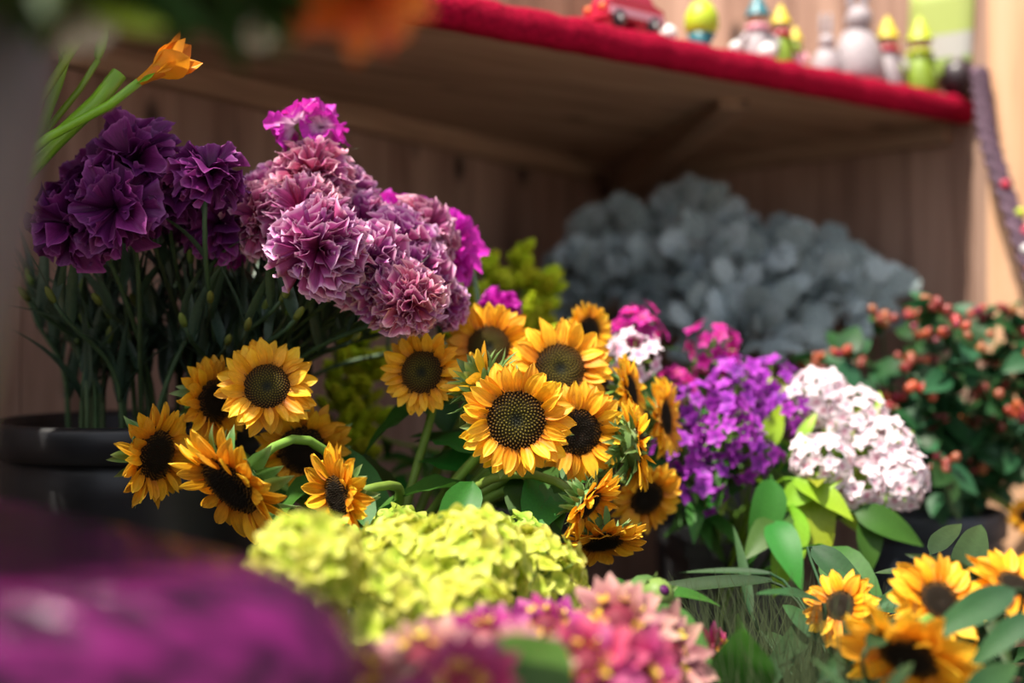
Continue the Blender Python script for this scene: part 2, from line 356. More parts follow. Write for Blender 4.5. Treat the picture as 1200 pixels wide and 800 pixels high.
M_zyel = G('zinnia_floret', [(0, (.60, .30, .02)), (1, (.85, .66, .08))], .5, .2, .02, .2, .1)
M_berry = G('red_berry', [(0, (.30, .02, .025)), (1, (.42, .03, .035))], .3, 0, .03, .35, .15, nscale=60, spec=.5)
M_berryo = G('russet_berry', [(0, (.26, .07, .04)), (1, (.36, .07, .04))], .35, 0, .03, .35, .15, nscale=60, spec=.5)
M_dusty = G('dusty_miller', [(0, (.28, .35, .36)), (1, (.46, .54, .55))], .8, .12, .02, .5, .15, nscale=60, spec=.1)
M_orange = G('orange_petal', [(0, (.80, .40, .02)), (.4, (.85, .36, .015)), (1, (.85, .30, .02))], .4, .35, .015, .15, .1)
M_orred = G('orange_red_petal', [(0, (.60, .14, .01)), (1, (.70, .16, .03))], .45, .3, .02, .2, .1)
M_cream = G('cream_petal', [(0, (.5, .5, .3)), (1, (.8, .76, .72))], .5, .3, .02, .1, .1)
def disc_mat(name, dk):
    m, n, l, b = newmat(name)
    uv = n.new('ShaderNodeUVMap'); uv.uv_map = 'uv'; sp = n.new('ShaderNodeSeparateXYZ'); l.new(uv.outputs[0], sp.inputs[0])
    r1 = ramp(n, [(0, (.010, .012, .010)), (.13, (.02, .02, .01)), (.24, (.035, .028, .005)), (.55, (.028, .018, .004)), (.72, (.016, .007, .003)), (1, (.010, .004, .002))])
    r2 = ramp(n, [(0, (.02, .022, .015)), (.2, (.10, .09, .015)), (.3, (.30, .24, .03)), (.58, (.22, .15, .02)), (.75, (.26, .11, .012)), (.9, (.30, .13, .012)), (1, (.05, .02, .005))])
    l.new(sp.outputs['X'], r1.inputs[0]); l.new(sp.outputs['X'], r2.inputs[0])
    mx = n.new('ShaderNodeMix'); mx.data_type = 'RGBA'; l.new(sp.outputs['Y'], mx.inputs[0]); l.new(r1.outputs[0], mx.inputs[6]); l.new(r2.outputs[0], mx.inputs[7])
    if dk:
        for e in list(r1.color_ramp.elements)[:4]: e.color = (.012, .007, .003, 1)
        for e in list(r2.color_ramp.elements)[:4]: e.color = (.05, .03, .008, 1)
    l.new(mx.outputs[2], b.inputs['Base Color']); b.inputs['Roughness'].default_value = .75; b.inputs['Specular IOR Level'].default_value = .2
    return m
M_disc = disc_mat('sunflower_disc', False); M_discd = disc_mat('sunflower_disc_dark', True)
M_discdark = G('dark_disc', [(0, (.012, .007, .004)), (1, (.07, .028, .006))], .8, 0, 0, .1, .2, spec=.1)
# ------------------------------------------------------------------ petal and leaf shapes (unit length along +Y, face up +Z)
def leaf_mesh(name, m, w, bend=.2, fold=.15, nu=4, nv=8, sharp=.8, wave=.0, base=.0, ph=0.0):
    def fn(u, v):
        s = (u-.5)*2; ww = w*max(base*(1-v), math.sin(math.pi*min(1, v)**sharp)**.85 if 0 < v < 1 else 0)
        return (s*ww, v*(1-.15*abs(bend)*v), fold*ww*abs(s)-bend*v*v+wave*ww*math.sin(v*14+ph+s*2)*abs(s))
    return MB().grid(nu, nv, fn).mesh(name, m)
def sun_petal(i):
    w = R(.20, .27); bd = R(-.10, .22); tw = R(-.4, .4); cup = R(.05, .5); sk = R(-.12, .12); k = R(.85, 1.15); tipc = R(-.25, .35); nt_ = R(.0, .06)
    def fn(u, v):
        s = (u-.5)*2; ww = w*(.42*(1-v)**2+max(0, math.sin(math.pi*(.05+.93*v)**k))**.62)
        if v >= 1: ww = w*.16
        x = s*ww; z = cup*w*s*s-.10*w*math.cos(s*8)*math.sin(math.pi*v)-bd*v*v+tipc*max(0, v-.7)
        a = tw*v; return (x*math.cos(a)-z*math.sin(a)+sk*v*v, v-nt_*v**6*math.cos(s*6), x*math.sin(a)+z*math.cos(a))
    return MB().grid(8, 8, fn).mesh('petal', M_sunpet)
SUNP = [sun_petal(i) for i in range(14)]
SEPAL = [leaf_mesh('sepal', M_sepal, R(.16, .22), R(-.5, .35), .5, 4, 6, .62, .1, .25) for i in range(6)]
def disc_mesh(n, dark=False):
    mb = MB()
    def dome(r): return .20*(1-r*r)+.02-.10*math.exp(-(r/.28)**2)
    mb.grid(28, 8, lambda u, v: ((1-v)*math.cos(u*2*math.pi), (1-v)*math.sin(u*2*math.pi), dome(1-v)-.02), None, True)
    mb.uv = [(math.hypot(p[0], p[1]), 0) for p in mb.v]
    ga = math.pi*(3-5**.5)
    for i in range(n):
        r = ((i+.5)/n)**.5*.97; a = i*ga; x, y = r*math.cos(a), r*math.sin(a); z = dome(r)
        s = .036+.016*r; h = (.06+.07*r) if not dark else .05+.05*r
        lean = .25*r; o = len(mb.v)
        for k in range(4):
            q = a+k*math.pi/2+.78; mb.v.append((x+s*math.cos(q), y+s*math.sin(q), z-.02)); mb.uv.append((r, 0))
        mb.v.append((x+lean*.25*math.cos(a), y+lean*.25*math.sin(a), z+h)); mb.uv.append((r, 1 if not dark else (1.0 if r > .58 and i % 5 else .12)))
        for k in range(4): mb.f.append((o+k, o+(k+1) % 4, o+4)); mb.mi.append(0)
    return mb.mesh('disc', M_discd if dark else M_disc)
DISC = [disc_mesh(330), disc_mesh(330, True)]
BACK = MB().lathe([(.001, -.75), (.25, -.62), (.62, -.42), (.95, -.12), (1.0, .02)], 20).mesh('receptacle', M_sepal)
def stem_mesh(pts, r0, r1, m, n=7): return MB().tube(pts, r0, r1, n).mesh('stem', m)
SUNLEAF = [leaf_mesh('leaf', M_leaf, R(.24, .32), R(.1, .45), .3, 4, 8, .7, .12) for i in range(4)]
def sunflower(px, py, d, dia, f, base, label, ratio=.54, group='sunflowers in the central bucket', np_=42, dark=0, calyx=16, open_=1.0, leaves=2, sag=.08, name='sunflower', stem_m=None):
    f = V(f).normalized(); rad_ = dia/2/F*d; rd = rad_*ratio; L = rad_-rd*.85
    c = P(px, py, d); H = frame(c, f, R(0, 6))
    back = c-f*rd*.75; p1 = back-f*sag; b = base+V((R(-.03, .03), R(-.03, .03), 0)); b.z = R(.03, .06)
    mouth = V((base.x, base.y, base.z))
    t = Thing(name, b, label, 'sunflower', group)
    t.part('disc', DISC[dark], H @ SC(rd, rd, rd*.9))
    rc_ = t.part('receptacle', BACK, H @ SC(rd, rd, rd))
    for i in range(np_):
        lay = i % 3; phi = 2*math.pi*(i/np_)+R(-.07, .07)
        tilt = (R(.25, .5), R(.02, .25), R(-.2, .08))[lay]*open_+ (1-open_)*1.1
        Lp = L*(R(.8, .98), R(.92, 1.1), R(.95, 1.15))[lay]
        t.part('petal', random.choice(SUNP), H @ RZ(phi) @ T((0, rd*.86, rd*(.10, .04, -.03)[lay])) @ RX(tilt+R(-.08, .12)) @ RY(R(-.5, .5)) @ RZ(R(-.18, .18)) @ SC(Lp*R(.85, 1.15), Lp*R(.9, 1.06), Lp))
    for i in range(calyx):
        phi = i*2.39996+R(-.1, .1); lay = i*3//calyx if calyx > 24 else i % 2
        t.part('sepal', random.choice(SEPAL), H @ RZ(phi) @ T((0, rd*(.85, .6, .35)[lay], -rd*(.15, .42, .62)[lay])) @ RX(R(-.7, .1)-.3*lay) @ RY(R(-.4, .4)) @ SC(rd*R(.75, 1.05)), under=rc_)
    pts = bez(back, p1, mouth+V(((back.x-mouth.x)*.25, (back.y-mouth.y)*.25, .10)), mouth, 10)+[b]
    t.part('stem', stem_mesh(pts, .0038, .0048, stem_m or M_stem))
    for i in range(leaves):
        k = random.randint(3, 6); q = pts[k]
        t.part('leaf', random.choice(SUNLEAF), frame(q, (R(-.5, .5), R(-.8, 0), 1), R(0, 6)) @ RX(R(-.2, .3)) @ SC(R(.06, .09)))
    return t
SB = V((sfb.x, sfb.y, CZ-.235))
SF = [  # px, py, distance, diameter px, facing, label, options
 (605, 492, .93, 132, (.02, -1, .10), 'large open sunflower with a yellow ringed disc, facing straight out', dict(ratio=.60, np_=54)),
 (495, 436, 1.0, 100, (-.25, -1, .12), 'round sunflower with a grey centred disc, left of the green sunflower bud', dict(ratio=.58)),
 (573, 407, 1.07, 108, (-.05, -1, .22), 'pale gold sunflower standing behind the green sunflower bud', {}),
 (656, 432, 1.04, 124, (.12, -1, .28), 'big sunflower with upright petals behind the largest open one', dict(ratio=.55)),
 (677, 506, .99, 116, (.12, -1, -.02), 'sunflower tucked half behind the right side of the largest open one', dict(dark=1)),
 (690, 386, 1.16, 64, (.55, -.8, .1), 'small sunflower at the top of the bunch, turned toward the pink phlox', dict(dark=1)),
 (738, 458, 1.07, 84, (.85, -.35, .2), 'sunflower seen edge on, below the pale pink phlox', dict(dark=1)),
 (742, 522, 1.0, 108, (.95, .12, .12), 'sunflower seen from behind with a thick green spiky calyx', dict(calyx=54, np_=34)),
 (778, 490, 1.12, 96, (.8, -.35, .1), 'sunflower facing the purple phlox, petals in shade', dict(dark=1)),
 (757, 583, 1.09, 92, (.35, -.8, -.35), 'shaded sunflower hanging beside the purple phlox', dict(dark=1)),
 (690, 590, .93, 92, (.62, -.42, -.45), 'nodding half-open sunflower with a curling leafy calyx', dict(calyx=44, ratio=.5, open_=.7, dark=1)),
 (706, 634, .95, 106, (.14, -.50, -.85), 'lowest nodding sunflower, face turned down over the dark gap', dict(calyx=18, dark=1)),
 (182, 533, .95, 118, (1.0, -.42, -.1), 'shaded sunflower beside the black tub, face turned sideways', dict(dark=1, ratio=.58)),
 (250, 470, 1.0, 108, (.85, -.5, .1), 'sunflower half hidden behind a brighter one, in front of carnation stems', dict(dark=1)),
 (313, 453, .97, 114, (.14, -1, .28), 'bright sunflower with ragged petals standing above its drooping neighbours', dict(ratio=.54)),
 (356, 527, 1.03, 118, (-.05, -1, -.25), 'shaded sunflower behind a curved green stem', dict(dark=1, ratio=.58)),
 (272, 569, .90, 158, (-.50, -.62, -.60), 'large drooping sunflower with a wide dark disc and pale green sepals', dict(dark=1, ratio=.58, calyx=22, sag=.10, np_=42)),
 (397, 582, .90, 122, (-.76, -.62, -.14), 'narrow sunflower facing sideways with curling sepals behind, above the hydrangeas', dict(dark=1, ratio=.5, calyx=20)),
]
for px, py, d, dia, f, lab, kw in SF: sunflower(px, py, d, dia, f, SB, lab, **kw)
# the green bud
t0 = P(562, 447, .97); f = V((-.5, -.15, .5)).normalized(); H = frame(t0, f)
t = Thing('sunflower_bud', V((SB.x, SB.y, .05)), 'green unopened sunflower bud with layered spiky sepals', 'sunflower bud')
rd = .019; rc_ = t.part('receptacle', BACK, H @ SC(rd*1.15)); 
for i in range(40):
    lay = i//14; t.part('sepal', random.choice(SEPAL), H @ RZ(i*2.4) @ T((0, rd*(1.0, .8, .45)[lay], rd*(-.3, .0, .2)[lay])) @ RX((.1, .6, 1.1)[lay]+R(-.3, .3)) @ SC(rd*R(.9, 1.25)), under=rc_)
for i in range(7): t.part('petal', random.choice(SUNP), H @ RZ(i*.9) @ T((0, rd*.6, rd*.1)) @ RX(R(.7, 1.2)) @ SC(rd*1.3))
t.part('stem', stem_mesh(bez(t0-f*rd*.7, t0-f*.07, SB+V((.02, 0, .1)), SB)+[V((SB.x, SB.y, .05))], .0036, .0045, M_stem))
# blurred sunflowers at the near right
BR = V((brb.x, brb.y, CZ-.34)); gBR = 'near blurred sunflowers among long leaves'
for px, py, d, dia, f, lab, kw in [
 (1100, 704, .78, 118, (.1, -.75, .5), 'blurred sunflower tilted up among the long leaves', {}),
 (1066, 768, .72, 175, (-.42, -.50, -.55), 'nearest blurred sunflower, back arched over its dark disc', {}),
 (1190, 688, .78, 118, (.2, -.45, .7), 'blurred sunflower cut off at the end of the row of sunflowers', {}),
 (985, 710, .84, 92, (-.5, -.6, .4), 'blurred sunflower beside the feathery grass', {}),
 (1018, 738, .95, 74, (.3, -.7, -.4), 'small blurred sunflower drooping between grass and long leaves', {}),
 (1152, 730, .90, 100, (.6, -.5, -.5), 'blurred sunflower half covered by a broad leaf', {}),
 (1203, 605, 1.44, 44, (-.2, -.8, .3), 'small yellow sunflower under the red berry branches', {})]:
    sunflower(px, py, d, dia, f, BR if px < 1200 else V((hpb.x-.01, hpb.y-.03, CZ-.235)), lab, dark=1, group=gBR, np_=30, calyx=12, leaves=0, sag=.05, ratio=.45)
LONGLEAF = [leaf_mesh('leaf', M_leafsun, R(.09, .13), R(.1, .5), .4, 4, 10, .7, .1) for i in range(5)]
gL = 'broad leaves among the near sunflowers'
for k in range(20):
    px = (1010, 1150, 1130, 965, 1075, 1170)[k % 6]+R(-60, 60); py = R(665, 820); d = R(.80, 1.0)
    tip = P(px, py, d); b = V((BR.x+R(-.05, .05), BR.y+R(-.05, .05), .05)); mid = (tip+b)/2+V((0, 0, .08))
    t = Thing('leafy_shoot', b, 'leafy shoot with long matt green leaves beside the blurred sunflowers', 'leaf shoot', gL)
    t.part('stem', stem_mesh(bez(tip, tip-V((0, 0, .06)), mid, b, 8), .0018, .003, M_leafsun, 5))
    for j in range(3):
        t.part('leaf', random.choice(LONGLEAF), frame(tip-V((0, 0, .03*j)), (R(-.6, .6), R(-1, -.2), R(.2, 1)), R(0, 6)) @ RX(R(0, .5)) @ SC(R(.05, .085)))
# ------------------------------------------------------------------ carnations
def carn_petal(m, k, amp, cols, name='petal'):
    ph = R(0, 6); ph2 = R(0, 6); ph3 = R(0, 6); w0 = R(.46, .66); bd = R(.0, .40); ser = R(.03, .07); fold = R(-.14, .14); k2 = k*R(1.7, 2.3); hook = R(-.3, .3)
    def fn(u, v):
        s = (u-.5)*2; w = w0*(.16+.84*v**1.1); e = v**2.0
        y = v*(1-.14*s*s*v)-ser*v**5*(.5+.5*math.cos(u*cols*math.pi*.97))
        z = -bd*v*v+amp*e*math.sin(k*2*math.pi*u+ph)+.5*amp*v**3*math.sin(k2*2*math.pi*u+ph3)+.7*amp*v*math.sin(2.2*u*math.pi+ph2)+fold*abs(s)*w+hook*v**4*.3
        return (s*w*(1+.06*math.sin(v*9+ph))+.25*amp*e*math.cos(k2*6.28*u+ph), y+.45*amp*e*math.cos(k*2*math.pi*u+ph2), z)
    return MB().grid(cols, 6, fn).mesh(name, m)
CP = {k: [carn_petal(m, kk*R(.8, 1.2), am, co) for i in range(10)] for k, (m, kk, am, co) in dict(
    purple=(M_purp, 1.5, .13, 17), mauve=(M_mauve, 2.6, .15, 24), rose=(M_rose, 2.6, .15, 24), magenta=(M_mag, 1.8, .14, 16), magwhite=(M_magw, 1.3, .13, 13)).items()}
CALYX = MB().lathe([(.12, -1.1), (.2, -1.0), (.24, -.5), (.27, -.1), (.36, .12), (.30, .10), (.1, -.1)], 12).mesh('calyx', M_calyx)
STRAP = [leaf_mesh('leaf', M_leafdark, R(.045, .065), R(-.2, .7), .5, 2, 9, .45, 0, .6) for i in range(5)]
TUBM = V((tub.x, tub.y, TUBZ))
def tubspot(x, k=1):
    return V((max(-.105, min(.105, (x-tub.x)*.55+R(-.035, .035)*k)), R(-.09, .06), 0))
def strap_leaves(t, pts, n, lo=2, hi=8, s=(.05, .09)):
    for i in range(n):
        q = pts[random.randint(lo, min(hi, len(pts)-2))]; a = R(0, 6.28)
        t.part('leaf', random.choice(STRAP), frame(q, (math.cos(a), math.sin(a), R(-.1, .5)), R(-.3, .3)) @ SC(R(*s)))
def carnation(px, py, d, rpx, kind, f, label, group, np_=40, calyxR=1.0, base=None):
    f = V(f).normalized(); r = rpx/F*d; c = P(px, py, d); o = c-f*r*.38; H = frame(o, f, R(0, 6))
    sp = tubspot(c.x); m = TUBM+sp; b = V((m.x*.8+tub.x*.2, m.y*.8+tub.y*.2, .03))
    if base is not None: m, b = base
    t = Thing('carnation', b, label, 'carnation', group)
    ga = 2.39996; mx = 1-math.cos(rad(108))
    for i in range(np_):
        th = math.acos(1-mx*(i+.5)/np_); phi = i*ga+R(-.3, .3); L = r*R(.80, 1.22)*(1.0-.10*math.cos(th))
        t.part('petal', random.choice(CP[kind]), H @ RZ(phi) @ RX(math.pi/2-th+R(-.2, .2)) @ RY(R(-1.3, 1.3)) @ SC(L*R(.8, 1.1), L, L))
    cs = r*.55*calyxR; t.part('calyx', CALYX, H @ T((0, 0, -cs*.1)) @ SC(cs))
    p0 = o-f*cs*1.1
    up = V((m.x*.7+p0.x*.3, m.y*.7+p0.y*.3, m.z+.10))
    pts = bez(p0, p0-f*.03-V((0, 0, .05)), up, m, 11)+[b]
    t.part('stem', stem_mesh(pts, .0021, .0026, M_stemdark, 6))
    strap_leaves(t, pts, 8, 2, 9)
    return t
gP = 'dark purple carnations in the black tub'; gM = 'mauve and rose carnations in the black tub'; gG = 'magenta carnations in the black tub'
for px, py, d, r, f, lab in [
 (152, 178, .97, 54, (.0, -.8, .6), 'topmost dark purple carnation under the freesia stems'),
 (95, 205, 1.02, 46, (-.4, -.6, .6), 'dark purple carnation in deep shade beside the grey vase'),
 (75, 262, .96, 50, (-.4, -.9, .0), 'lowest dark purple carnation, drooping beside the grey vase'),
 (128, 240, .94, 54, (-.1, -1, .05), 'large ruffled dark purple carnation in the middle of its cluster'),
 (190, 215, .98, 48, (.15, -.9, .3), 'dark purple carnation between the topmost one and the cup-shaped one'),
 (247, 190, .95, 42, (.25, -.35, .95), 'cup-shaped dark purple carnation showing its yellowish green calyx'),
 (258, 258, 1.0, 40, (.3, -.8, .1), 'dark purple carnation touching the mauve cluster'),
 (215, 245, 1.05, 40, (.1, -.9, -.1), 'shaded dark purple carnation above the bare stems')]:
    carnation(px, py, d, r, 'purple', f, lab, gP, 40, 1.0)
for px, py, d, r, k, f, lab in [
 (366, 196, 1.02, 42, 'rose', (.1, -.7, .6), 'rosy frilled carnation directly under the single magenta one'),
 (318, 222, 1.05, 40, 'mauve', (-.2, -.7, .6), 'mauve carnation at the shoulder of its cluster'),
 (300, 252, 1.0, 42, 'rose', (-.4, -.9, .2), 'rose-tinted carnation next to the dark purple ones'),
 (350, 243, .99, 44, 'rose', (0, -.9, .4), 'rose carnation with a reddish heart amid the mauve cluster'),
 (372, 290, .94, 52, 'mauve', (.0, -1, -.05), 'crisp mauve carnation with pale edged frills hanging over the leaves'),
 (400, 228, 1.06, 42, 'mauve', (.2, -.7, .6), 'mauve carnation high on the sloping side of its cluster'),
 (428, 262, 1.04, 44, 'mauve', (.3, -.8, .5), 'pale mauve carnation on the sloping side, next to magenta ones'),
 (428, 308, .98, 48, 'mauve', (.2, -1, .0), 'full mauve carnation in the middle of the sloping cluster'),
 (470, 285, 1.03, 44, 'mauve', (.4, -.8, .3), 'mauve carnation below the magenta pair'),
 (492, 325, 1.02, 42, 'mauve', (.5, -.8, .1), 'mauve carnation low on the sloping side above the sunflowers'),
 (455, 345, .98, 42, 'mauve', (.1, -1, -.3), 'mauve carnation in shade at the lower edge of the cluster'),
 (482, 358, .96, 38, 'rose', (.2, -.9, -.4), 'reddish mauve carnation hanging just above the round sunflower'),
 (503, 264, 1.07, 36, 'rose', (.5, -.7, .4), 'pale rose carnation in front of the magenta pair'),
 (527, 362, 1.05, 26, 'mauve', (.6, -.7, -.3), 'small mauve carnation dangling beside the lime goldenrod')]:
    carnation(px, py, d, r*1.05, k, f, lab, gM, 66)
for px, py, d, r, k, f, lab in [
 (342, 138, 1.04, 34, 'magwhite', (-.55, .15, .75), 'magenta and white carnation rising highest, seen from the side'),
 (384, 139, 1.05, 36, 'magwhite', (.6, -.2, .7), 'bright magenta carnation rising above the rosy ones'),
 (478, 250, 1.11, 42, 'magenta', (.2, -.4, .8), 'deep magenta carnation behind the pale rose one'),
 (532, 288, 1.12, 42, 'magenta', (.7, -.6, .2), 'deep magenta carnation at the outer edge of the mauve slope'),
 (589, 356, 1.18, 22, 'magenta', (.3, -.8, .4), 'small magenta carnation in front of the lime goldenrod'),
 (264, 292, 1.06, 24, 'magenta', (.2, -.9, .0), 'shaded magenta carnation under the mauve cluster')]:
    carnation(px, py, d, r, k, f, lab, gG, 34 if k == 'magenta' else 15)
BUD = MB().lathe([(.05, -1), (.3, -.8), (.38, -.2), (.36, .4), (.2, .9), (.02, 1.1)], 9).mesh('bud', M_calyx)
for i in range(34):        # stems whose buds have not opened yet
    px = R(8, 300) if i < 24 else R(290, 430); py = R(300, 400) if px > 60 else R(310, 380); d = R(.98, 1.2)
    if px > 300: py = R(330, 400)
    c = P(px, py, d); m = TUBM+tubspot(c.x); b = V((m.x*.8+tub.x*.2, m.y*.8+tub.y*.2, .03))
    t = Thing('carnation_bud', b, 'closed green carnation bud on a leafy stem in the black tub', 'carnation bud', 'unopened carnation stems in the black tub')
    f = (c-m).normalized(); t.part('bud', BUD, frame(c, f) @ SC(.009))
    pts = bez(c-f*.008, c-f*.06, V((m.x, m.y, m.z+.08)), m, 10)+[b]
    t.part('stem', stem_mesh(pts, .002, .0026, M_stemdark, 6)); strap_leaves(t, pts, 9, 0, 9, (.06, .11))
# ------------------------------------------------------------------ hydrangeas
def floret_mesh(name, m, n, w, cup, over=.0, notch=0.0, nv=4):
    mb = MB()
    for i in range(n):
        cc = cup*R(.7, 1.3); tw = R(-.2, .2)
        def fn(u, v):
            s = (u-.5)*2; ww = w*(math.sin(math.pi*(.10+.88*v)**.8)**.6 if v < 1 else .35)
            return (s*ww, v*(1-.12*s*s*v)-notch*v**4*(1-abs(s)), cc*v*v+.18*ww*s*s+tw*s*v*.2)
        mb.grid(4, nv, fn, RZ(2*math.pi*i/n+R(-.1, .1)) @ T((0, .03, over*(i % 2))) @ RX(R(-.1, .2)))
    return mb.mesh(name, m)
HF = {'lime': [floret_mesh('floret', M_hyd, 4, .46, .15, .05) for i in range(5)], 'green': [floret_mesh('floret', M_hydg, 4, .46, .2, .05) for i in range(4)]}
HLEAF = [leaf_mesh('leaf', M_leaf, R(.26, .34), R(.1, .35), .25, 4, 9, .75, .05) for i in range(3)]
HLEAF2 = [leaf_mesh('leaf', M_leaflime, R(.13, .2), R(.1, .5), .25, 4, 9, .75, .08) for i in range(3)]
def cluster(px, py, d, rpx, f, n, fl, fsz, meshes, base, label, cat, group, name, spread=105, stem_r=.003, leaves=0, leafm=None, leafs=.07, dome=1.0, stem_m=None, jit=.10, mouth_z=None):
    f = V(f).normalized(); r = rpx/F*d; c = P(px, py, d); H = frame(c, f, R(0, 6)) @ SC(1, 1, dome)
    m = V(base); b = V((base[0]+R(-.02, .02), base[1]+R(-.02, .02), .04))
    t = Thing(name, b, label, cat, group)
    mx = 1-math.cos(rad(spread))
    for i in range(n):
        th = math.acos(1-mx*(i+.5)/n); phi = i*2.39996+R(-.15, .15)
        p = V((math.sin(th)*math.cos(phi), math.sin(th)*math.sin(phi), math.cos(th)))
        o = (H @ (p*r*R(1-jit, 1+jit)))
        nrm = (H.to_3x3() @ p).normalized()+V((R(-.35, .35), R(-.35, .35), R(-.35, .35)))
        t.part(fl, random.choice(meshes), frame(o, nrm, R(0, 6)) @ SC(fsz*R(.85, 1.15)))
    mb = MB()
    for i in range(min(n, 26)):            # pedicels inside the head
        th = math.acos(1-mx*(i+.5)/min(n, 26)); phi = i*2.39996
        p = V((math.sin(th)*math.cos(phi), math.sin(th)*math.sin(phi), math.cos(th)))
        mb.tube([c-f*r*.6, c+(H.to_3x3() @ p)*r*.45, c+(H.to_3x3() @ p)*r*.96], .0008, .0006, 4, False)
    t.part('pedicels', mb.mesh('pedicels', stem_m or M_stem))
    p0 = c-f*r*.6
    pts = bez(p0, p0-f*.04-V((0, 0, .03)), m+V((0, 0, .08)), m, 9)+[b]
    t.part('stem', stem_mesh(pts, stem_r*.8, stem_r, stem_m or M_stem, 6))
    for i in range(leaves):
        q = pts[random.randint(0, 3)]; a = R(0, 6.28)
        t.part('leaf', random.choice(leafm), frame(q, (R(-.4, .4), R(-.9, .1), R(.3, 1)), a) @ RX(R(-.1, .4)) @ SC(leafs*R(.7, 1.2)))
    return t
HB = (hyb.x, hyb.y, CZ-.32)
for px, py, d, r, f, k, n, lab in [
 (362, 672, .66, 62, (-.3, -.6, .7), 'lime', 62, 'pale yellow-green hydrangea head touching the purple box'),
 (428, 722, .68, 66, (-.1, -.8, .5), 'lime', 66, 'lime hydrangea head drooping between the purple box and the zinnias'),
 (475, 672, .79, 62, (-.1, -.5, .85), 'lime', 64, 'sunlit hydrangea head beside the narrow sideways sunflower'),
 (548, 668, .77, 66, (.05, -.5, .85), 'lime', 70, 'brightest cream-yellow hydrangea head in full sun'),
 (540, 735, .70, 58, (0, -.8, .5), 'lime', 56, 'lime hydrangea head directly above the pink zinnias'),
 (625, 690, .82, 62, (.35, -.6, .7), 'lime', 66, 'lime hydrangea head at the edge of the dark gap'),
 (598, 655, .88, 48, (.2, -.3, .9), 'green', 46, 'greener hydrangea head behind the sunlit ones'),
 (470, 640, .90, 40, (0, -.3, .9), 'green', 40, 'small fresh green hydrangea head under the sunflower stems'),
 (385, 655, .84, 40, (-.2, -.3, .9), 'green', 40, 'small green hydrangea head just below the sideways sunflower')]:
    cluster(px, py, d, r, f, n, 'floret', .0105, HF[k], HB, lab, 'hydrangea', 'hydrangea heads in front of the sunflowers', 'hydrangea', 112, .004, 2 if k == 'green' else 0, HLEAF, .055, jit=.07)
for px, py, d, f, s, roll, lab in [(535, 603, .90, (.2, -.7, .7), .075, 2.6, 'smooth bright green leaf standing up behind the hydrangeas'), (590, 640, .90, (.1, -.45, .9), .07, 4.6, 'green leaf lying behind the hydrangeas toward the dark gap'), (602, 655, .92, (.2, -.3, .9), .065, 4.3, 'lower green leaf behind the hydrangeas at the dark gap')]:
    c = P(px, py, d); b = V((HB[0], HB[1]+.03, .05)); t = Thing('hydrangea_leaf', b, lab, 'leaf', 'leaves behind the hydrangeas')
    t.part('blade', random.choice(HLEAF), frame(c, f, roll) @ T((0, -s/2, 0)) @ SC(s*.62, s, s)); root = frame(c, f, roll) @ V((0, -s/2, 0))
    t.part('stem', stem_mesh(bez(root, root-V((0, 0, .05)), b+V((0, 0, .2)), b, 8), .0016, .0025, M_leaf, 5))
# ------------------------------------------------------------------ zinnias
ZP = {k: [leaf_mesh('petal', m, R(.24, .32), R(-.2, .35), .22, 4, 6, .62, 0, .35) for i in range(4)] for k, m in dict(dusty=M_zdust, pink=M_zpink, mag=M_zmag).items()}
ZC = MB().lathe([(.001, .42), (.12, .40), (.26, .28), (.33, .1), (.30, -.15), (.08, -.4), (.02, -.45)], 12).mesh('centre', G('zinnia_centre', [(0, (.20, .02, .04)), (1, (.12, .01, .03))], .7, 0, 0, .2, .4))
ZY = floret_mesh('centre_floret', M_zyel, 5, .42, .5)
ZB = (znb.x, znb.y, CZ-.32)
def zinnia(px, py, d, dia, f, k, label, nfl=7, group='zinnias at the front', np_=36):
    f = V(f).normalized(); r = dia*.62/F*d; c = P(px, py, d); H = frame(c, f, R(0, 6))
    b = V((ZB[0]+R(-.03, .03), ZB[1]+R(-.03, .03), .04)); t = Thing('zinnia', b, label, 'zinnia', group)
    for i in range(np_):
        lay = i*4//np_; ph = i*2.39996
        t.part('petal', random.choice(ZP[k]), H @ RZ(ph) @ T((0, r*(.28, .24, .2, .16)[lay], r*(-.08, .02, .10, .18)[lay])) @ RX((-.15, .1, .4, .75)[lay]+R(-.15, .15)) @ RY(R(-.25, .25)) @ SC(r*(.78, .7, .58, .42)[lay]*R(.9, 1.1)))
    ce = t.part('centre', ZC, H @ SC(r))
    for i in range(nfl):
        ph = i*6.283/nfl+R(-.2, .2); t.part('centre_floret', ZY, H @ RZ(ph) @ T((0, r*.30, r*R(.3, .42))) @ RX(-.6) @ SC(r*.12), under=ce)
    p0 = c-f*r*.4; m = V(ZB)
    pts = bez(p0, p0-f*.05, m+V((0, 0, .08)), m, 9)+[b]
    t.part('stem', stem_mesh(pts, .0026, .0032, M_leaf, 6))
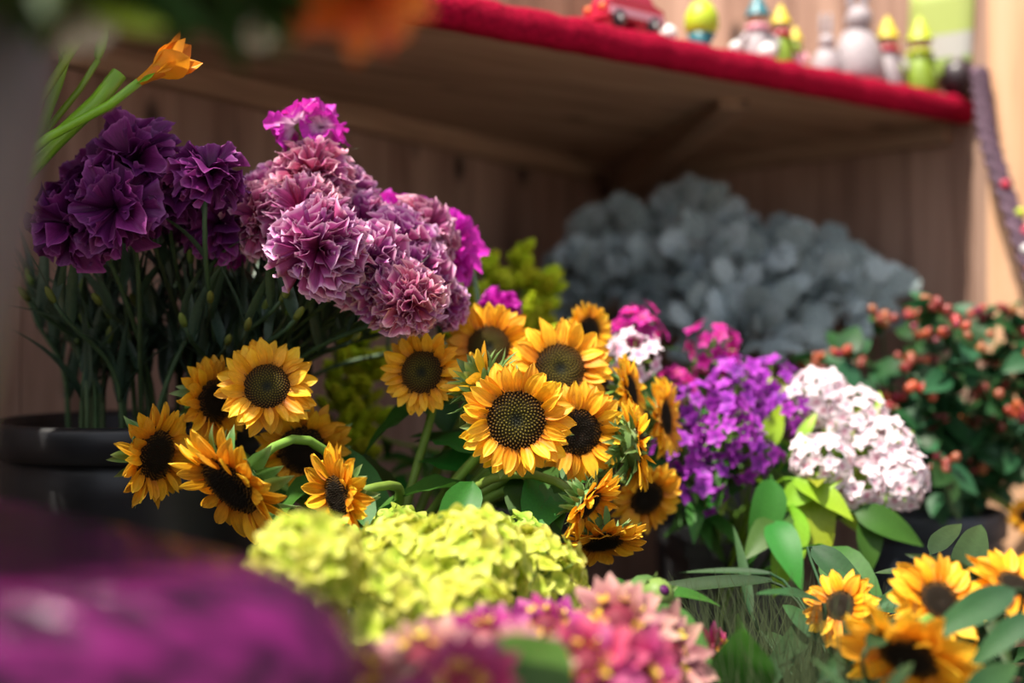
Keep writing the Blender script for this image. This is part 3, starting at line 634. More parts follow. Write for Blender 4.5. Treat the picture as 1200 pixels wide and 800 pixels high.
for px, py, d, dia, f, k, lab in [
 (722, 738, .70, 130, (.05, -.6, .7), 'dusty', 'faded salmon zinnia with yellow florets beside the closed bud'),
 (770, 772, .72, 130, (.35, -.7, .5), 'dusty', 'brownish pink zinnia with a yellow ring under the folded green leaf'),
 (838, 765, .80, 60, (.75, -.6, .3), 'pink', 'small salmon pink zinnia at the end of the row, by the curled leaf'),
 (688, 785, .60, 120, (-.1, -.7, .6), 'pink', 'rosy pink zinnia next to the broad blurred leaf'),
 (745, 800, .62, 110, (.1, -.9, .3), 'pink', 'rosy pink zinnia at the lower edge among salmon ones'),
 (640, 745, .68, 110, (.0, -.5, .8), 'mag', 'magenta zinnia with yellow florets right below the lime hydrangeas'),
 (570, 760, .62, 110, (-.1, -.6, .7), 'mag', 'deep pink zinnia tight against the hydrangea heads'),
 (600, 795, .56, 130, (0, -.7, .6), 'dusty', 'dusty pink zinnia half behind the broad blurred leaf'),
 (500, 785, .57, 130, (-.2, -.6, .7), 'dusty', 'blurred dusty zinnia with yellow flecks in front of the hydrangeas'),
 (430, 800, .55, 110, (-.3, -.6, .6), 'dusty', 'blurred brownish zinnia closest to the purple box'),
 (545, 810, .52, 120, (-.1, -.8, .5), 'pink', 'strongly blurred pink zinnia at the very front')]:
    zinnia(px, py, d, dia, f, k, lab)
# leaves and a bud among the zinnias
ZL = [leaf_mesh('blade', M_leaf, w, bd, .3, 6, 12, .72, .05) for w, bd in ((.22, .2), (.16, .5), (.30, .15))]
def loose_leaf(tip_from, tip_to, d0, d1, mesh, wid, label, base, nrm, name='zinnia_leaf', group=None, mat=None):
    a = P(*tip_from, d0); b_ = P(*tip_to, d1); y = (b_-a); L = y.length; y.normalize(); z = V(nrm); z = (z-y*z.dot(y)).normalized(); x = y.cross(z)
    M_ = T(a) @ MX((x, y, z)).transposed().to_4x4() @ SC(L*wid, L, L)
    b = V((base[0]+R(-.03, .03), base[1]+R(-.03, .03), .04)); t = Thing(name, b, label, 'leaf', group)
    t.part('blade', mesh, M_); t.part('stem', stem_mesh(bez(a+y*L*.02, a-y*.03, V((b.x, b.y, a.z-.1)), b, 9), .0014, .0022, mat or M_leaf, 5))
loose_leaf((580, 830), (662, 735), .52, .56, ZL[2], 1.4, 'broad dark green leaf, blurred, thrust up between the zinnias', ZB, (-.3, -.9, .4))
loose_leaf((757, 708), (842, 768), .80, .74, ZL[0], 1.0, 'folded green leaf bending down over the salmon zinnias', ZB, (.3, -.5, .8))
loose_leaf((757, 700), (845, 675), .84, .84, ZL[1], .75, 'narrow pale green leaf pointing away above the closed bud', ZB, (0, -.45, .9))
loose_leaf((752, 700), (700, 692), .83, .80, ZL[2], 1.0, 'small rounded leaf behind the closed bud', ZB, (0, -.6, .8))
loose_leaf((872, 810), (868, 742), .76, .74, ZL[2], 1.5, 'curled glossy leaf beside the small pink zinnia', ZB, (-.3, -1, .1))
loose_leaf((862, 762), (878, 722), .78, .82, ZL[2], 1.1, 'dark folded leaf above the curled glossy one', ZB, (.6, -.7, .2))
c = P(770, 697, .82); b = V((ZB[0]+.02, ZB[1]+.02, .04)); t = Thing('zinnia_bud', b, 'round green zinnia bud with a purple tip among the leaves', 'flower bud')
H = frame(c, (.35, -.8, .5)); bd_ = t.part('bud', MB().lathe([(.02, -.013), (.009, -.011), (.0125, -.003), (.0115, .005), (.006, .011), (.002, .0115)], 14).mesh('bud', M_calyx), H @ SC(1, 1, 1))
t.part('petal_tip', MB().lathe([(.0045, .0105), (.0035, .0125), (.0005, .013)], 10).mesh('petal_tip', M_purp), H, under=bd_)
for i in range(9): t.part('sepal', SEPAL[i % 6], H @ RZ(i*.7) @ T((0, .010, -.009)) @ RX(1.35) @ SC(.018))
t.part('stem', stem_mesh(bez(c-V((0, 0, .01)), c-V((0, -.01, .05)), V(ZB)+V((0, 0, .1)), b, 9), .0022, .0028, M_leaf, 6))
# ------------------------------------------------------------------ phlox and sweet william
PF = {k: [floret_mesh('floret', m, 5, .40, .05, .04, .0) for i in range(3)] for k, m in dict(purple=M_phlox, mag=M_phlm, pale=M_phlp, white=M_white).items()}
PB = (phb.x, phb.y, CZ-.24)
PLEAF = [leaf_mesh('leaf', M_leaf, R(.14, .2), R(.1, .6), .25, 4, 8, .75, .05) for i in range(3)]
gPh = 'purple phlox heads in the square planter'
for px, py, d, r, n, k, lab, g in [
 (812, 478, 1.22, 30, 24, 'purple', 'purple phlox head nearest the edge-on sunflower', gPh), (862, 452, 1.26, 32, 26, 'purple', 'purple phlox head just below the magenta one', gPh),
 (906, 452, 1.28, 30, 24, 'purple', 'purple phlox head leaning toward the grey foliage', gPh), (922, 485, 1.24, 28, 22, 'purple', 'purple phlox head leaning on the white and pink cluster', gPh),
 (800, 528, 1.20, 30, 24, 'purple', 'low purple phlox head beside the shaded sunflowers', gPh), (850, 505, 1.18, 34, 28, 'purple', 'full purple phlox head in the middle of its cluster', gPh),
 (884, 535, 1.20, 28, 20, 'purple', 'purple phlox head with green gaps above the lime leaves', gPh), (822, 570, 1.19, 28, 18, 'purple', 'loose purple phlox head hanging above the square planter', gPh),
 (866, 478, 1.22, 30, 22, 'purple', 'purple phlox head tucked between taller ones', gPh),
 (835, 413, 1.30, 32, 26, 'mag', 'bright magenta phlox head below the silver foliage', 'magenta phlox heads'), (790, 455, 1.28, 24, 16, 'mag', 'small magenta phlox head behind the sunflowers', 'magenta phlox heads'),
 (747, 387, 1.26, 28, 22, 'mag', 'crimson magenta phlox head above the pale pink one', 'magenta phlox heads'),
 (742, 422, 1.20, 32, 28, 'pale', 'pale pink phlox head next to the sunflowers', None)]:
    x = (PB[0]+R(-.03, .03), PB[1]+R(-.03, .03), PB[2])
    cluster(px, py, d, r, (R(-.3, .3), -.7, R(.3, .8)), int(n*.75), 'floret', .0112, PF[k], x, lab, 'phlox', g, 'phlox', 110, .0022, 5, PLEAF, .065, jit=.2)
for px, py, d, r, n, f, lab in [(958, 466, 1.24, 34, 40, (-.2, -.6, .8), 'white and pink flower head highest in its arching row'), (1000, 488, 1.22, 34, 40, (.2, -.7, .7), 'white flower head in the arching row against the red berries'),
 (1032, 528, 1.20, 36, 44, (.5, -.7, .5), 'white flower head with pink rims halfway down the arch'), (1052, 560, 1.18, 34, 40, (.5, -.8, .1), 'white and lilac flower head lowest in the arch'),
 (1005, 570, 1.16, 28, 30, (.1, -1, .0), 'small white flower head hanging over the lime leaves'), (962, 540, 1.16, 32, 36, (-.3, -.8, .5), 'white flower head set apart, next to the purple phlox')]:
    x = (PB[0]+R(.0, .035), PB[1]+R(-.03, .03), PB[2])
    cluster(px, py, d, r, f, int(n*.85), 'floret', .0108, PF['white'], x, lab, 'sweet william', 'white and pink heads arching out of the square planter', 'sweet_william', 110, .0024, 4, HLEAF2, .08, jit=.1)
gLL = 'lance-shaped leaves hanging over the square planter'
for i, (p0, p1, d0, d1, m, lab) in enumerate([
 ((930, 560), (1003, 590), 1.15, 1.10, 'l', 'lime lance leaf crossing toward the lowest white head'), ((915, 590), (985, 545), 1.15, 1.12, 'l', 'lime lance leaf rising to the white heads'),
 ((1000, 598), (1085, 622), 1.14, 1.10, 'g', 'green lance leaf reaching toward the slate pot'), ((1018, 600), (1025, 660), 1.15, 1.10, 'g', 'green leaf hanging straight down beside the slate pot'),
 ((930, 590), (925, 690), 1.14, 1.08, 'l', 'long lime leaf hanging down past the square planter'), ((905, 560), (900, 640), 1.14, 1.08, 'g', 'green leaf hanging over the rim of the square planter'),
 ((950, 560), (965, 650), 1.16, 1.10, 'l', 'lime leaf with yellowed tip hanging under the white heads'), ((890, 530), (925, 470), 1.2, 1.2, 'l', 'lime leaf upright between purple and white heads'),
 ((905, 610), (935, 655), 1.12, 1.05, 'g', 'broad green leaf low beside the square planter'), ((970, 640), (1030, 720), 1.05, .95, 'g', 'big green leaf below the white heads'),
 ((925, 600), (875, 640), 1.13, 1.08, 'g', 'green leaf lying across the planter rim'), ((935, 520), (955, 480), 1.2, 1.2, 'l', 'short lime leaf behind the set-apart white head')]):
    loose_leaf(p0, p1, d0, d1, (HLEAF2 if m == 'l' else PLEAF)[i % 3], 1.2, lab, (PB[0], PB[1]), (R(-.4, .4), -.8, .6), 'lance_leaf', gLL, M_leaflime if m == 'l' else M_leaf)
# ------------------------------------------------------------------ silver dusty miller
def lobed(name, m):
    mb = MB(); bd = R(.05, .5); cu = R(-.3, .3)
    def z(x, y): return -bd*y*y+cu*x*x*2+.04*math.sin(x*30+y*17)
    def blade(p, q, w0, w1):
        p = V((*p, 0)); q = V((*q, 0)); d = (q-p); n = V((-d.y, d.x, 0)).normalized(); vs = []
        for k in range(5):
            v = k/4; c = p+d*v; w = (w0*(1-v)+w1*v)*(1 if k < 4 else .55)
            for s in (-1, 0, 1): e = c+n*w*s; vs.append((e.x, e.y, z(e.x, e.y)))
        mb.add(vs, [(k*3+s, k*3+s+1, k*3+s+4, k*3+s+3) for k in range(4) for s in (0, 1)])
    blade((0, 0), (0, 1), .045, .09)
    for j, y in enumerate((.30, .48, .66, .82)):
        L = (.26, .34, .30, .2)[j]
        for s in (-1, 1):
            tip = (s*L, y+L*.75); blade((0, y), tip, .04, .085); blade((s*L*.45, y+L*.34), (s*L*.95, y+L*.30), .03, .06)
    return mb.mesh(name, m)
DM = [lobed('leaf', M_dusty) for i in range(6)]
def dusty(cx, cy, d, rx, ry, n, label):
    c = P(cx, cy, d); base = V((dmb.x, dmb.y, CZ-.17)); b = V((dmb.x+R(-.03, .03), dmb.y+R(-.03, .03), .05))
    t = Thing('dusty_miller', b, label, 'silver plant', 'silver dusty miller at the back of the stall')
    t.part('stem', stem_mesh(bez(c-V((0, 0, ry*.3)), c-V((0, 0, ry)), base+V((0, 0, .05)), b, 8), .006, .008, M_dusty))
    for i in range(n):
        th = math.acos(1-1.35*(i+.5)/n); ph = i*2.39996
        p = V((math.sin(th)*math.cos(ph), math.sin(th)*math.sin(ph), math.cos(th))); k = R(.25, .85)
        o = c+V((p.x*rx, p.y*ry*.7, p.z*ry))*k
        dirv = (p+V((R(-.5, .5), R(-.5, .5), R(-.2, .6)))).normalized()
        y = dirv; zz = V((R(-1, 1), -1, R(-.4, 1))); zz = (zz-y*zz.dot(y)).normalized(); x = y.cross(zz); L = R(.04, .068)
        t.part('leaf', random.choice(DM), T(o) @ MX((x, y, zz)).transposed().to_4x4() @ SC(L))
for a in [(720, 345, 1.88, .115, .125, 190, 'silver grey lobed foliage plant against the corner, its shaded side'), (800, 320, 1.86, .13, .13, 230, 'tallest silver grey lobed foliage plant in the stall corner'),
          (860, 350, 1.80, .13, .12, 200, 'silver grey foliage mound with a dark hollow beneath'), (955, 360, 1.78, .125, .10, 200, 'paler silver foliage plant leaning toward the red berries'), (870, 395, 1.70, .10, .08, 110, 'low silver grey foliage just above the magenta phlox')]: dusty(*a)
# ------------------------------------------------------------------ lime goldenrod behind the sunflowers
GB = V((sob.x, sob.y, CZ-.21))
PUFF = MB()
for i in range(14):
    th = math.acos(1-2*(i+.5)/14); ph = i*2.4; PUFF.ball((.7*math.sin(th)*math.cos(ph), .7*math.sin(th)*math.sin(ph), .7*math.cos(th)), .42, None, 5, 4)
PUFF = PUFF.mesh('plume', M_gold)
for i, (px, py, d, lab) in enumerate([(612, 318, 1.40, 'tallest lime goldenrod plume before the silver foliage'), (570, 330, 1.38, 'lime goldenrod plume behind the magenta carnation'), (545, 345, 1.36, 'lime goldenrod plume under the outer magenta carnation'), (640, 350, 1.40, 'lime goldenrod plume touching the silver foliage'),
    (600, 360, 1.34, 'lime goldenrod plume right behind the pale gold sunflower'), (625, 385, 1.34, 'low lime goldenrod plume above the big upright sunflower'), (415, 425, 1.30, 'shaded goldenrod plume beneath the mauve carnations'), (400, 450, 1.28, 'low shaded goldenrod plume between the two sunflower groups'), (432, 400, 1.30, 'dim goldenrod plume left of the round sunflower')]):
    c = P(px, py, d); b = V((GB.x+R(-.03, .03), GB.y+R(-.03, .03), .05)); t = Thing('goldenrod', b, lab, 'goldenrod', 'lime goldenrod behind the sunflowers')
    pts = bez(c-V((0, 0, .09)), c-V((0, 0, .14)), GB+V((0, 0, .1)), GB, 8)+[b]
    t.part('stem', stem_mesh([c]+pts, .0018, .003, M_stem, 5))
    for k in range(30):
        h = R(-.09, .035); w = .012+.034*max(0, (.035-h)/.125); a = R(0, 6.28)
        o = c+V((w*math.cos(a)*R(.3, 1), w*math.sin(a)*R(.3, 1), h)); t.part('plume', PUFF, frame(o, (math.cos(a), math.sin(a), .8)) @ SC(R(.006, .011), R(.006, .009), R(.009, .016)))
    for k in range(5):
        q = pts[random.randint(0, 4)]; a = R(0, 6.28); t.part('leaf', random.choice(PLEAF), frame(q, (math.cos(a)*.6, math.sin(a)*.6, 1), R(0, 6)) @ SC(R(.05, .08)))
# ------------------------------------------------------------------ red berry branches at the right
BER = [MB().lathe([(.02, 1.15), (.3, 1.0), (.72, .6), (.85, .1), (.75, -.4), (.4, -.75), (.02, -.85)], 9).mesh('berry', m) for m in (M_berry, M_berryo)]
HYL = [leaf_mesh('leaf', M_leafhyp, R(.28, .36), R(.1, .4), .2, 4, 6, .8, .05) for i in range(4)]
HB2 = V((hpb.x, hpb.y, CZ-.235))
spots = [(950, 425), (985, 420), (1010, 425), (1035, 380), (1060, 425), (1085, 395), (1115, 380), (1140, 400), (1165, 420), (1195, 400), (1185, 455), (1150, 460), (1110, 450), (1090, 430), (1050, 475), (1075, 470), (1130, 490), (1160, 500), (1195, 490), (1095, 505), (1125, 530), (1145, 545), (1100, 545), (1175, 530), (1040, 490), (1205, 440), (1070, 375), (1180, 370), (1205, 380), (1150, 365), (1215, 410), (1215, 470), (1205, 520), (960, 440), (1100, 365)]
for i, (px, py) in enumerate(spots):
    d = R(1.36, 1.6); c = P(px+R(-6, 6), py+R(-6, 6), d); b = V((HB2.x+R(-.04, .04), HB2.y+R(-.04, .04), .04))
    kk = 0 if R(0, 1) < .62 else 1
    t = Thing('berry_branch', b, ('leafy branch tipped with small red berries in the slate pot', 'leafy branch tipped with russet brown berries in the slate pot')[kk], 'berry branch', 'red berry branches in the slate pot')
    pts = bez(c, c-V((0, 0, .08)), HB2+V(((c.x-HB2.x)*.4, 0, .08)), HB2, 9)+[b]
    t.part('stem', stem_mesh(pts, .0014, .0028, M_leafhyp, 5))
    for k in range(random.randint(5, 8)):
        a = k*2.4; w = .016*(.3+k/8); t.part('berry', BER[kk], frame(c+V((w*math.cos(a), w*math.sin(a), R(-.006, .014))), (math.cos(a)*.6, math.sin(a)*.6, 1)) @ SC(R(.0055, .0078)))
    for k in range(15):
        q = pts[random.randint(0, 5)]; a = R(0, 6.28); t.part('leaf', random.choice(HYL), frame(q, (math.cos(a)*.7, math.sin(a)*.7-.4, .8), R(0, 6)) @ RX(R(-.2, .3)) @ SC(R(.035, .06)))
# ------------------------------------------------------------------ feathery grass in front of the dark gap
mb = MB()
for i in range(1300):
    px = R(690, 1060); d = R(.72, 1.05); x = (px-600)/F*d
    top = P(px+R(-70, 70), 660+abs(R(-1, 1))*150+abs(px-900)*.12, d); base = V((x*.8+.05, d, CZ-.36))
    s = (top-base); m1 = base+s*.6+V((R(-.02, .02), 0, .02))
    w = R(.0004, .0013); n = V((1, R(-.5, .5), 0)).normalized()*w
    pts = bez(base, base+V((0, 0, .08)), m1, top, 5); vs = []; uv = []
    for k, p in enumerate(pts): q = n*(1-k/5.5); vs += [tuple(p-q), tuple(p+q)]; uv += [(0, k/5), (1, k/5)]
    mb.add(vs, [(2*k, 2*k+1, 2*k+3, 2*k+2) for k in range(5)], uv)
gr = obj('feathery_grass', mb.mesh('feathery_grass', M_grass)); tag(gr, 'fine feathery green grass in front of the dark gap', 'grass', None, 'stuff')
BLADE = leaf_mesh('blade', M_leafsun, .045, .12, .4, 2, 12, .6, 0, .3)
for i, (a, b_, d0, d1, lab) in enumerate([((905, 680), (670, 690), .98, .96, 'long grass blade arching across the dark gap'), ((905, 672), (790, 662), 1.02, 1.05, 'short pale grass blade over the planter front'), ((880, 720), (862, 600), 1.0, 1.1, 'upright pale grass blade before the square planter'),
   ((1000, 820), (950, 760), .66, .70, 'wide shiny grass blade at the front edge'), ((1010, 700), (960, 640), .9, 1.0, 'slanting grass blade under the lime leaves'), ((890, 815), (1005, 640), .8, .98, 'thin grass blade slanting up to the hanging green leaves'), ((1120, 700), (1160, 580), .9, 1.0, 'tall broad blade in front of the slate pot'), ((1040, 810), (1075, 765), .62, .66, 'dark green blade in front of the nearest sunflower')]):
    loose_leaf(a, b_, d0, d1, BLADE if i not in (6,) else LONGLEAF[0], 1.6 if i in (3, 7) else .9, lab, (BR.x-.03, BR.y), (R(-.2, .2), -.6, .8), 'grass_blade', 'long grass blades', M_leafsun)

for a, b_, d0, d1, w_, lab in [((1190, 690), (1085, 742), .72, .70, .9, 'broad leaf lying across the half covered sunflower'), ((1015, 760), (1080, 700), .70, .74, .8, 'leaf standing between the two nearest sunflowers'), ((950, 640), (1035, 700), .98, .92, .9, 'dark leaf under the lime leaves, above the near sunflowers'),
   ((1210, 720), (1140, 770), .70, .68, 1.0, 'dark leaf in the lowest corner beside the nearest sunflower'), ((1130, 820), (1205, 765), .66, .68, 1.0, 'glossy leaf below the dark corner leaf'), ((1090, 650), (1130, 600), .95, 1.0, .9, 'leaf rising in front of the slate pot'), ((960, 800), (1010, 745), .74, .76, .8, 'leaf rising out of the feathery grass')]:
    loose_leaf(a, b_, d0, d1, LONGLEAF[random.randint(0, 4)], w_*1.5, lab, (BR.x, BR.y), (R(-.3, .3), -.7, .7), 'sunflower_leaf', 'loose leaves among the near sunflowers', M_leafsun)
# ------------------------------------------------------------------ freesia behind the grey vase
FB = V((frb.x, frb.y, CZ-.06))
FPET = [leaf_mesh('petal', M_orange, R(.30, .36), R(-.15, .1), .35, 4, 6, .8, .05, .3) for i in range(3)]
FBUD = [MB().lathe([(.10, -1), (.22, -.8), (.30, -.2), (.28, .4), (.14, .9), (.02, 1.05)], 10).mesh('bud', M_stemlime)]
FBR = leaf_mesh('bract', M_stemlime, .30, .0, .8, 4, 6, .8, 0, .5)
def freesia(p0, p1, d0, d1, label, flower=True, buds=0, r=.0042, out=None):
    a = P(*p0, d0); b_ = P(*p1, d1); f = (b_-a).normalized()
    base = V((FB.x+R(-.03, .03), FB.y+R(-.03, .03), .05)); t = Thing('freesia', base, label, 'freesia', 'freesia stems leaning out over the dark carnations')
    mouth = FB+V((.02, 0, 0))
    pts = [b_, b_*.66+a*.34+V((0, 0, -.004)), b_*.33+a*.67+V((0, 0, -.002))]+bez(a, a-f*.06, mouth+V((0, 0, .06)), mouth, 6)+[base]
    t.part('stem', stem_mesh(pts, r*.9, r*1.1, M_stemlime, 8))
    H = frame(b_, f)
    if flower:
        for i in range(2): t.part('bract', FBR, H @ RZ(math.pi*i+.4) @ T((0, .003, -.002)) @ RX(1.45) @ SC(.026))
        for i in range(6): t.part('petal', FPET[i % 3], H @ RZ(i*1.047) @ T((0, .004, .014)) @ RX(1.22 if i % 2 else 1.1) @ SC(.040))
        t.part('throat', MB().lathe([(.003, -.002), (.005, .010), (.008, .022)], 10).mesh('throat', M_orange), H)
    for i in range(buds):
        q = b_-f*.012*i+V((0, 0, .004)); t.part('bud', FBUD[0], frame(q, f+V((-.2, 0, .7)), 0) @ T((0, 0, .012)) @ SC(.016-.0015*i))
freesia((58, 160), (163, 96), .93, .93, 'glossy green freesia stem ending in an orange bloom')
freesia((62, 168), (140, 86), .95, .97, 'thicker freesia stem lying just above the orange-tipped one', False, 0, .0075)
freesia((48, 150), (78, 62), .97, .97, 'freesia stem with lit green buds beside the grey vase', False, 2, .005)
freesia((50, 158), (115, 70), .98, 1.0, 'thin dark freesia stem between the thicker ones', False, 1, .003)
freesia((45, 120), (130, -20), .95, .95, 'upright freesia stem with its bloom above', True, 0, .004)
FLEAF = [leaf_mesh('leaf', M_leaf, R(.10, .16), R(.1, .5), .3, 4, 10, .65, .04, .3) for i in range(4)]
# unseen leafy freesia stems, added above the frame to shade the dark carnations
for i in range(12):
    top = P(R(-280, 20), R(-400, -190), R(.84, .96)); base = V((FB.x+R(-.03, .03), FB.y+R(-.03, .03), .05))
    t = Thing('freesia', base, 'leafy freesia stem rising behind the grey vase', 'freesia', 'leafy freesia stems behind the grey vase')
    pts = bez(top, top-V((0, 0, .08)), FB+V((0, 0, .1)), FB, 8)+[base]; t.part('stem', stem_mesh(pts, .002, .003, M_stemlime, 5))
    for k in range(8):
        q = pts[random.randint(0, 3)]; a = R(0, 6.28); t.part('leaf', random.choice(FLEAF), frame(q, (math.cos(a)*.8, math.sin(a)*.8, 1), R(0, 6)) @ SC(R(.08, .13)))
    H = frame(top, (R(-.4, .4), R(-.6, .2), 1))
    for k in range(6): t.part('petal', FPET[k % 3], H @ RZ(k*1.047) @ T((0, .003, 0)) @ RX(.8) @ SC(.045))
# ------------------------------------------------------------------ bouquet in the grey vase, hanging over the top of the picture
VB = V((vz.x, vz.y, vz.z+.235)); gV = 'stems in the grey vase'
VLEAF = [leaf_mesh('leaf', M_leafvase, R(.22, .32), R(.1, .4), .25, 4, 9, .75, .06) for i in range(3)]
def vase_stem(px, py, d, label, kind, m=None, r=.03, nl=6):
    c = P(px, py, d); base = V((VB.x+R(-.03, .03), VB.y+R(-.03, .03), vz.z+.02)); f = (c-VB).normalized()
    t = Thing('vase_bloom' if kind != 'leaf' else 'foliage_stem', base, label, 'flower' if kind != 'leaf' else 'foliage', gV)
    pts = bez(c, c-f*.05+V((0, 0, .015)), VB+V((.02, 0, .08)), VB, 8)+[base]; t.part('stem', stem_mesh(pts, .002, .003, M_leaf, 5))
    if kind == 'rose':
        H = frame(c, f+V((0, -.5, -.2)))
        for i in range(30):
            th = math.acos(1-1.1*(i+.5)/30); t.part('petal', m[i % len(m)], H @ RZ(i*2.4) @ T((0, r*.15, 0)) @ RX(math.pi/2-th) @ SC(r*1.1, r, r))
    if kind == 'bud': t.part('bud', FBUD[0], frame(c, f) @ SC(r))
    for i in range(nl):
        q = pts[random.randint(0, 3)]; a = R(0, 6.28); t.part('leaf', random.choice(VLEAF), frame(q, (math.cos(a)*.7, math.sin(a)*.7-.3, 1), R(0, 6)) @ RX(R(-.1, .4)) @ SC(R(.035, .055)))
OP = [leaf_mesh('petal', M_orred, R(.3, .4), R(-.2, .2), .3, 4, 6, .8, .05, .3) for i in range(3)]
WP = [leaf_mesh('petal', M_cream, R(.3, .4), R(-.2, .2), .3, 4, 6, .8, .05, .3) for i in range(3)]
vase_stem(408, -48, .40, 'large blurred orange bloom hanging beside the shelf edge', 'rose', OP, .032, 2)
vase_stem(345, -45, .42, 'smaller blurred orange bloom next to the large one', 'rose', OP, .026, 2)
vase_stem(300, 34, .44, 'small white bloom dangling under the orange ones', 'rose', WP, .008, 0)
vase_stem(82, 2, .42, 'cream bloom at the rim of the grey vase', 'rose', WP, .018, 2)
vase_stem(150, 22, .40, 'round green bud hanging below the dark foliage', 'bud', None, .014, 1)
for i in range(28):
    vase_stem(60+i*8.5+R(-8, 8), R(-55, -8), R(.37, .44), 'dark leafy sprig drooping from the grey vase', 'leaf', None, .02, 9)
# ------------------------------------------------------------------ trinkets on the shelf
ZT = HS+TH+.005
def edge(px, back):           # a spot on the shelf, on the pixel column px, a given way behind its front edge
    k = (px-600)/F; o = A-fn*back
    s = (k*o.y-o.x)/(fdir.x-k*fdir.y); return V((o.x+fdir.x*s, o.y+fdir.y*s, ZT))
fa = math.atan2(fdir.y, fdir.x)
K = lambda n, c, **k: plain(n, c, **k)
T_red = K('toy_red', (.55, .02, .06), rough=.25, coat=.5); T_pink = K('toy_pink', (.80, .35, .45), rough=.25, coat=.5); T_white = K('toy_white', (.80, .78, .76), rough=.35)
T_glass = K('toy_window', (.05, .09, .09), rough=.1); T_lime = K('toy_lime', (.45, .55, .02), rough=.45); T_yel = K('toy_yellow', (.65, .50, .02), rough=.5); T_green = K('toy_green', (.20, .30, .02), rough=.5)
T_teal = K('toy_teal', (.02, .16, .20), rough=.4); T_grey = K('toy_grey', (.36, .31, .33), rough=.6, noise=.2); T_dark = K('toy_dark', (.035, .022, .028), rough=.4); T_orange = K('toy_orange', (.8, .22, .04), rough=.4); T_skin = K('toy_skin', (.55, .33, .22), rough=.6)
def car(px, back):
    b = edge(px, back); M_ = T(b) @ RZ(fa+.05); t = Thing('toy_car', b, 'red and pink toy car with dark windows at the shelf edge', 'toy car')
    L, W = .050, .022
    prof = [(-L, .012), (-L, .030), (-L*.72, .036), (-L*.55, .058), (L*.35, .058), (L*.62, .037), (L*.95, .032), (L, .012)]
    vs = [(x, -W*(1 if z < .04 else .85), z) for x, z in prof]+[(x, W*(1 if z < .04 else .85), z) for x, z in prof]; n = len(prof)
    t.part('body', MB().add(vs, [tuple(range(n)), tuple(range(2*n-1, n-1, -1))]+[(i+n, (i+1) % n+n, (i+1) % n, i) for i in range(n)]).mesh('body', T_red, False), M_)
    t.part('window', MB().box((-L*.08, 0, .047), (L*.38, W*.90, .007)).mesh('window', T_glass, False), M_)
    for x in (-.6, .6):
        for s in (-1, 1):
            w = t.part('wheel', MB().lathe([(.001, -.004), (.009, -.004), (.011, -.002), (.011, .002), (.009, .004), (.001, .004)], 16).mesh('wheel', T_dark), M_ @ T((x*L, s*W, .011)) @ RX(math.pi/2)); t.part('hub', MB().ball((0, 0, 0), (.005, .005, .0055)).mesh('hub', T_white), M_ @ T((x*L, s*W, .011)) @ RX(math.pi/2), under=w)
    for s in (-1, 1):
        t.part('headlamp', MB().ball((0, 0, 0), .006).mesh('headlamp', T_white), M_ @ T((L*.98, s*W*.6, .026))); t.part('tail_lamp', MB().ball((0, 0, 0), .005).mesh('tail_lamp', T_orange), M_ @ T((-L*.98, s*W*.6, .025)))
    t.part('roof_stripe', MB().box((-L*.1, 0, .0585), (L*.42, W*.5, .0012)).mesh('roof_stripe', T_pink, False), M_)
    t.part('bumper', MB().box((0, -W-.001, .020), (L*.9, .0015, .005)).mesh('bumper', T_pink, False), M_)
car(732, .03)
b = edge(822, .035); t = Thing('toy_egg', b, 'lime green egg standing on a small white and blue cup', 'egg')
t.part('egg', MB().lathe([(.001, .012), (.015, .016), (.023, .032), (.022, .048), (.014, .063), (.001, .069)], 20).mesh('egg', T_lime), T(b))
t.part('cup', MB().lathe([(.001, 0), (.013, 0), (.011, .008), (.019, .022), (.017, .022), (.008, .010), (.001, .01)], 20).mesh('cup', T_teal), T(b))
def snow(px, back, r, label):
    b = edge(px, back); t = Thing('ball_ornament', b, label, 'ornament', 'white ornaments along the shelf edge')
    t.part('ball', MB().ball((0, 0, r), r, None, 16, 10).mesh('ball', T_white), T(b)); t.part('cap', MB().lathe([(r*.3, r*1.92), (r*.3, r*2.1), (.001, r*2.15)], 10).mesh('cap', T_grey), T(b))
snow(900, .022, .013, 'round white ornament under the figure in teal'); snow(862, .02, .009, 'tiny white ornament between the green egg and the round one'); snow(783, .03, .012, 'greyish white ornament between toy car and green egg')
def figure(px, back, h, label, hat, body, scarf, name='figurine'):
    b = edge(px, back); t = Thing(name, b, label, 'figurine', 'little figures on the shelf'); M_ = T(b) @ SC(h)
    t.part('body', MB().lathe([(.001, 0), (.20, 0), (.22, .06), (.17, .30), (.12, .48), (.07, .54), (.001, .55)], 16).mesh('body', body), M_)
    t.part('head', MB().ball((0, 0, .64), .125, None, 14, 9).mesh('head', T_skin), M_)
    t.part('hat', MB().lathe([(.17, .68), (.15, .71), (.11, .80), (.05, .93), (.001, 1.0)], 16).mesh('hat', hat), M_)
    t.part('scarf', MB().lathe([(.10, .48), (.16, .50), (.16, .55), (.10, .57)], 16).mesh('scarf', scarf), M_)
    for s in (-1, 1): t.part('arm', MB().tube([V((s*.13, 0, .46)), V((s*.24, -.05, .34)), V((s*.22, -.12, .22))], .045, .035, 7).mesh('arm', body), M_)
figure(888, .06, .11, 'little figure with a teal hat behind the white ornament', T_teal, T_grey, T_pink)
figure(915, .045, .095, 'little figure with a yellow hat and lime coat', T_yel, T_green, T_red)
figure(932, .05, .07, 'short figure with a pink coat near the wall', T_yel, T_pink, T_lime)
figure(1040, .04, .115, 'figure with a yellow hat and a red bow on a grey coat', T_yel, T_grey, T_red)
figure(1078, .035, .125, 'slim lime green figure beside the grey one', T_lime, T_green, T_lime)
figure(1143, .03, .10, 'figure with a yellow hat and red bow sitting above the rope', T_yel, T_dark, T_red)
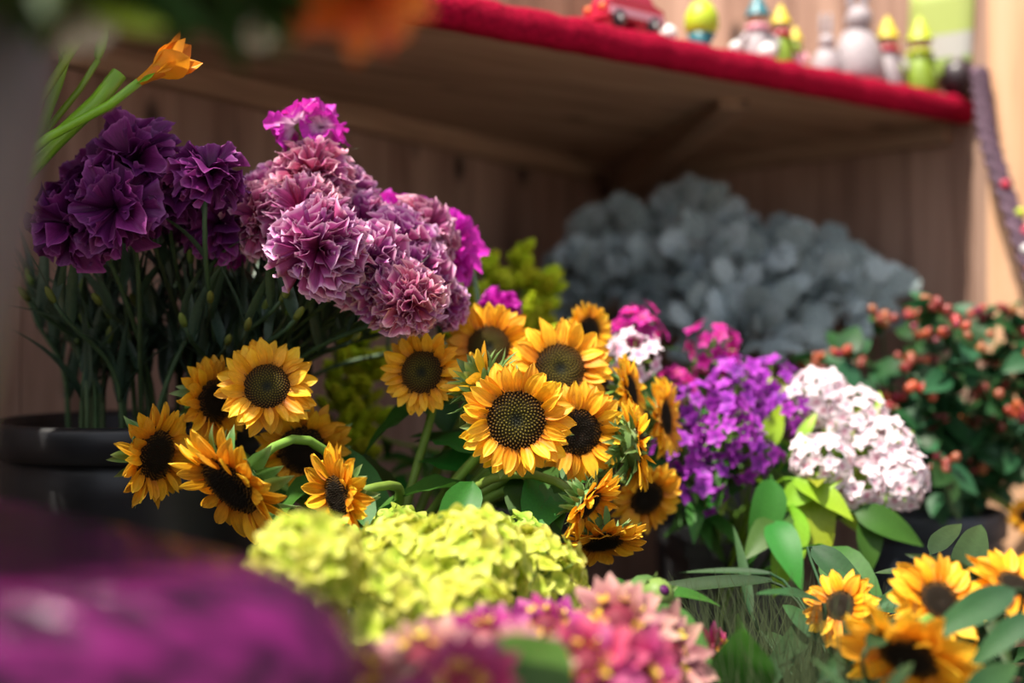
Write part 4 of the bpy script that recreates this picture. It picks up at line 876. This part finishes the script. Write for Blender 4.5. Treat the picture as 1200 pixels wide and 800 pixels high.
def hare(px, back, h, label):
    b = edge(px, back); t = Thing('hare_ornament', b, label, 'ornament', 'grey hare ornaments on the shelf'); M_ = T(b) @ SC(h)
    t.part('body', MB().lathe([(.001, 0), (.20, .0), (.24, .10), (.21, .30), (.13, .48), (.001, .53)], 16).mesh('body', T_grey), M_)
    t.part('head', MB().ball((0, -.03, .58), (.12, .14, .13), None, 14, 9).mesh('head', T_grey), M_)
    for s in (-1, 1): t.part('ear', MB().ball((s*.06, 0, .85), (.045, .025, .20), None, 10, 8).mesh('ear', T_grey), M_)
hare(1005, .05, .17, 'tall grey hare ornament beside the figure with the red bow'); hare(968, .06, .10, 'smaller grey hare ornament nearer the white ornaments')
b = edge(1122, .008); t = Thing('dark_bauble', b, 'large dark glossy bauble at the end of the shelf', 'bauble')
t.part('ball', MB().ball((0, 0, .03), .03, None, 18, 12).mesh('ball', T_dark), T(b)); t.part('cap', MB().lathe([(.006, .058), (.006, .064), (.001, .065)], 10).mesh('cap', T_grey), T(b))
# poster pinned to the right wall above the shelf
pc = C+dr*((B-C).length*.93)+ins_r*.004
def poster():
    m, n, l, b = newmat('poster_print'); uv = n.new('ShaderNodeUVMap'); uv.uv_map = 'uv'; sp = n.new('ShaderNodeSeparateXYZ'); l.new(uv.outputs[0], sp.inputs[0])
    r = ramp(n, [(0, (.25, .36, .10)), (.30, (.42, .42, .40)), (.52, (.36, .44, .12)), (1, (.4, .48, .14))]); r.color_ramp.interpolation = 'CONSTANT'
    l.new(sp.outputs['Y'], r.inputs[0]); l.new(r.outputs[0], b.inputs['Base Color']); b.inputs['Roughness'].default_value = .6; return m
w = .055; pz = ZT+.02
po = obj('poster', MB().grid(4, 6, lambda u, v: ((u-.5)*2*w, .0008*math.sin(u*3), v*.17)).mesh('poster', poster()), None, T((pc.x, pc.y, pz)) @ RZ(math.atan2(dr.y, dr.x)+.0) @ RY(.05)); 
md = po.modifiers.new('thickness', 'SOLIDIFY'); md.thickness = .0012
tag(po, 'pale green and grey poster on the wall at the end of the shelf', 'poster')
# braided garland hanging from the shelf end
M_rope = plain('garland', (.10, .055, .085), .8, noise=.5, nscale=140)
pts0 = [P(1148, 82, 1.70), P(1152, 120, 1.69), P(1160, 170, 1.67), P(1180, 230, 1.64), P(1203, 300, 1.60), P(1225, 370, 1.58)]
def cat(pts, n=8):
    o = []
    for i in range(len(pts)-1):
        p0, p1, p2, p3 = pts[max(i-1, 0)], pts[i], pts[i+1], pts[min(i+2, len(pts)-1)]
        for k in range(n):
            t_ = k/n; o.append(.5*((2*p1)+(p2-p0)*t_+(2*p0-5*p1+4*p2-p3)*t_*t_+(3*p1-p0-3*p2+p3)*t_**3))
    return o+[pts[-1]]
ln = cat(pts0, 10); t = Thing('braided_garland', ln[0], 'dark braided garland hanging from the end of the shelf', 'garland')
for s in range(3):
    q = [p+V((.0085*math.cos(i*.75+s*2.094), .006*math.sin(i*.75+s*2.094), 0)) for i, p in enumerate(ln)]
    t.part('strand', MB().tube(q, .007, .0068, 7).mesh('strand', M_rope))
for i, (k, m) in enumerate([(28, T_red), (36, T_red), (33, T_lime), (42, T_orange), (39, T_white)]): t.part('bead', MB().ball((0, 0, 0), .007).mesh('bead', m), T(ln[k]+V((R(-.01, .01), -.012, 0))))
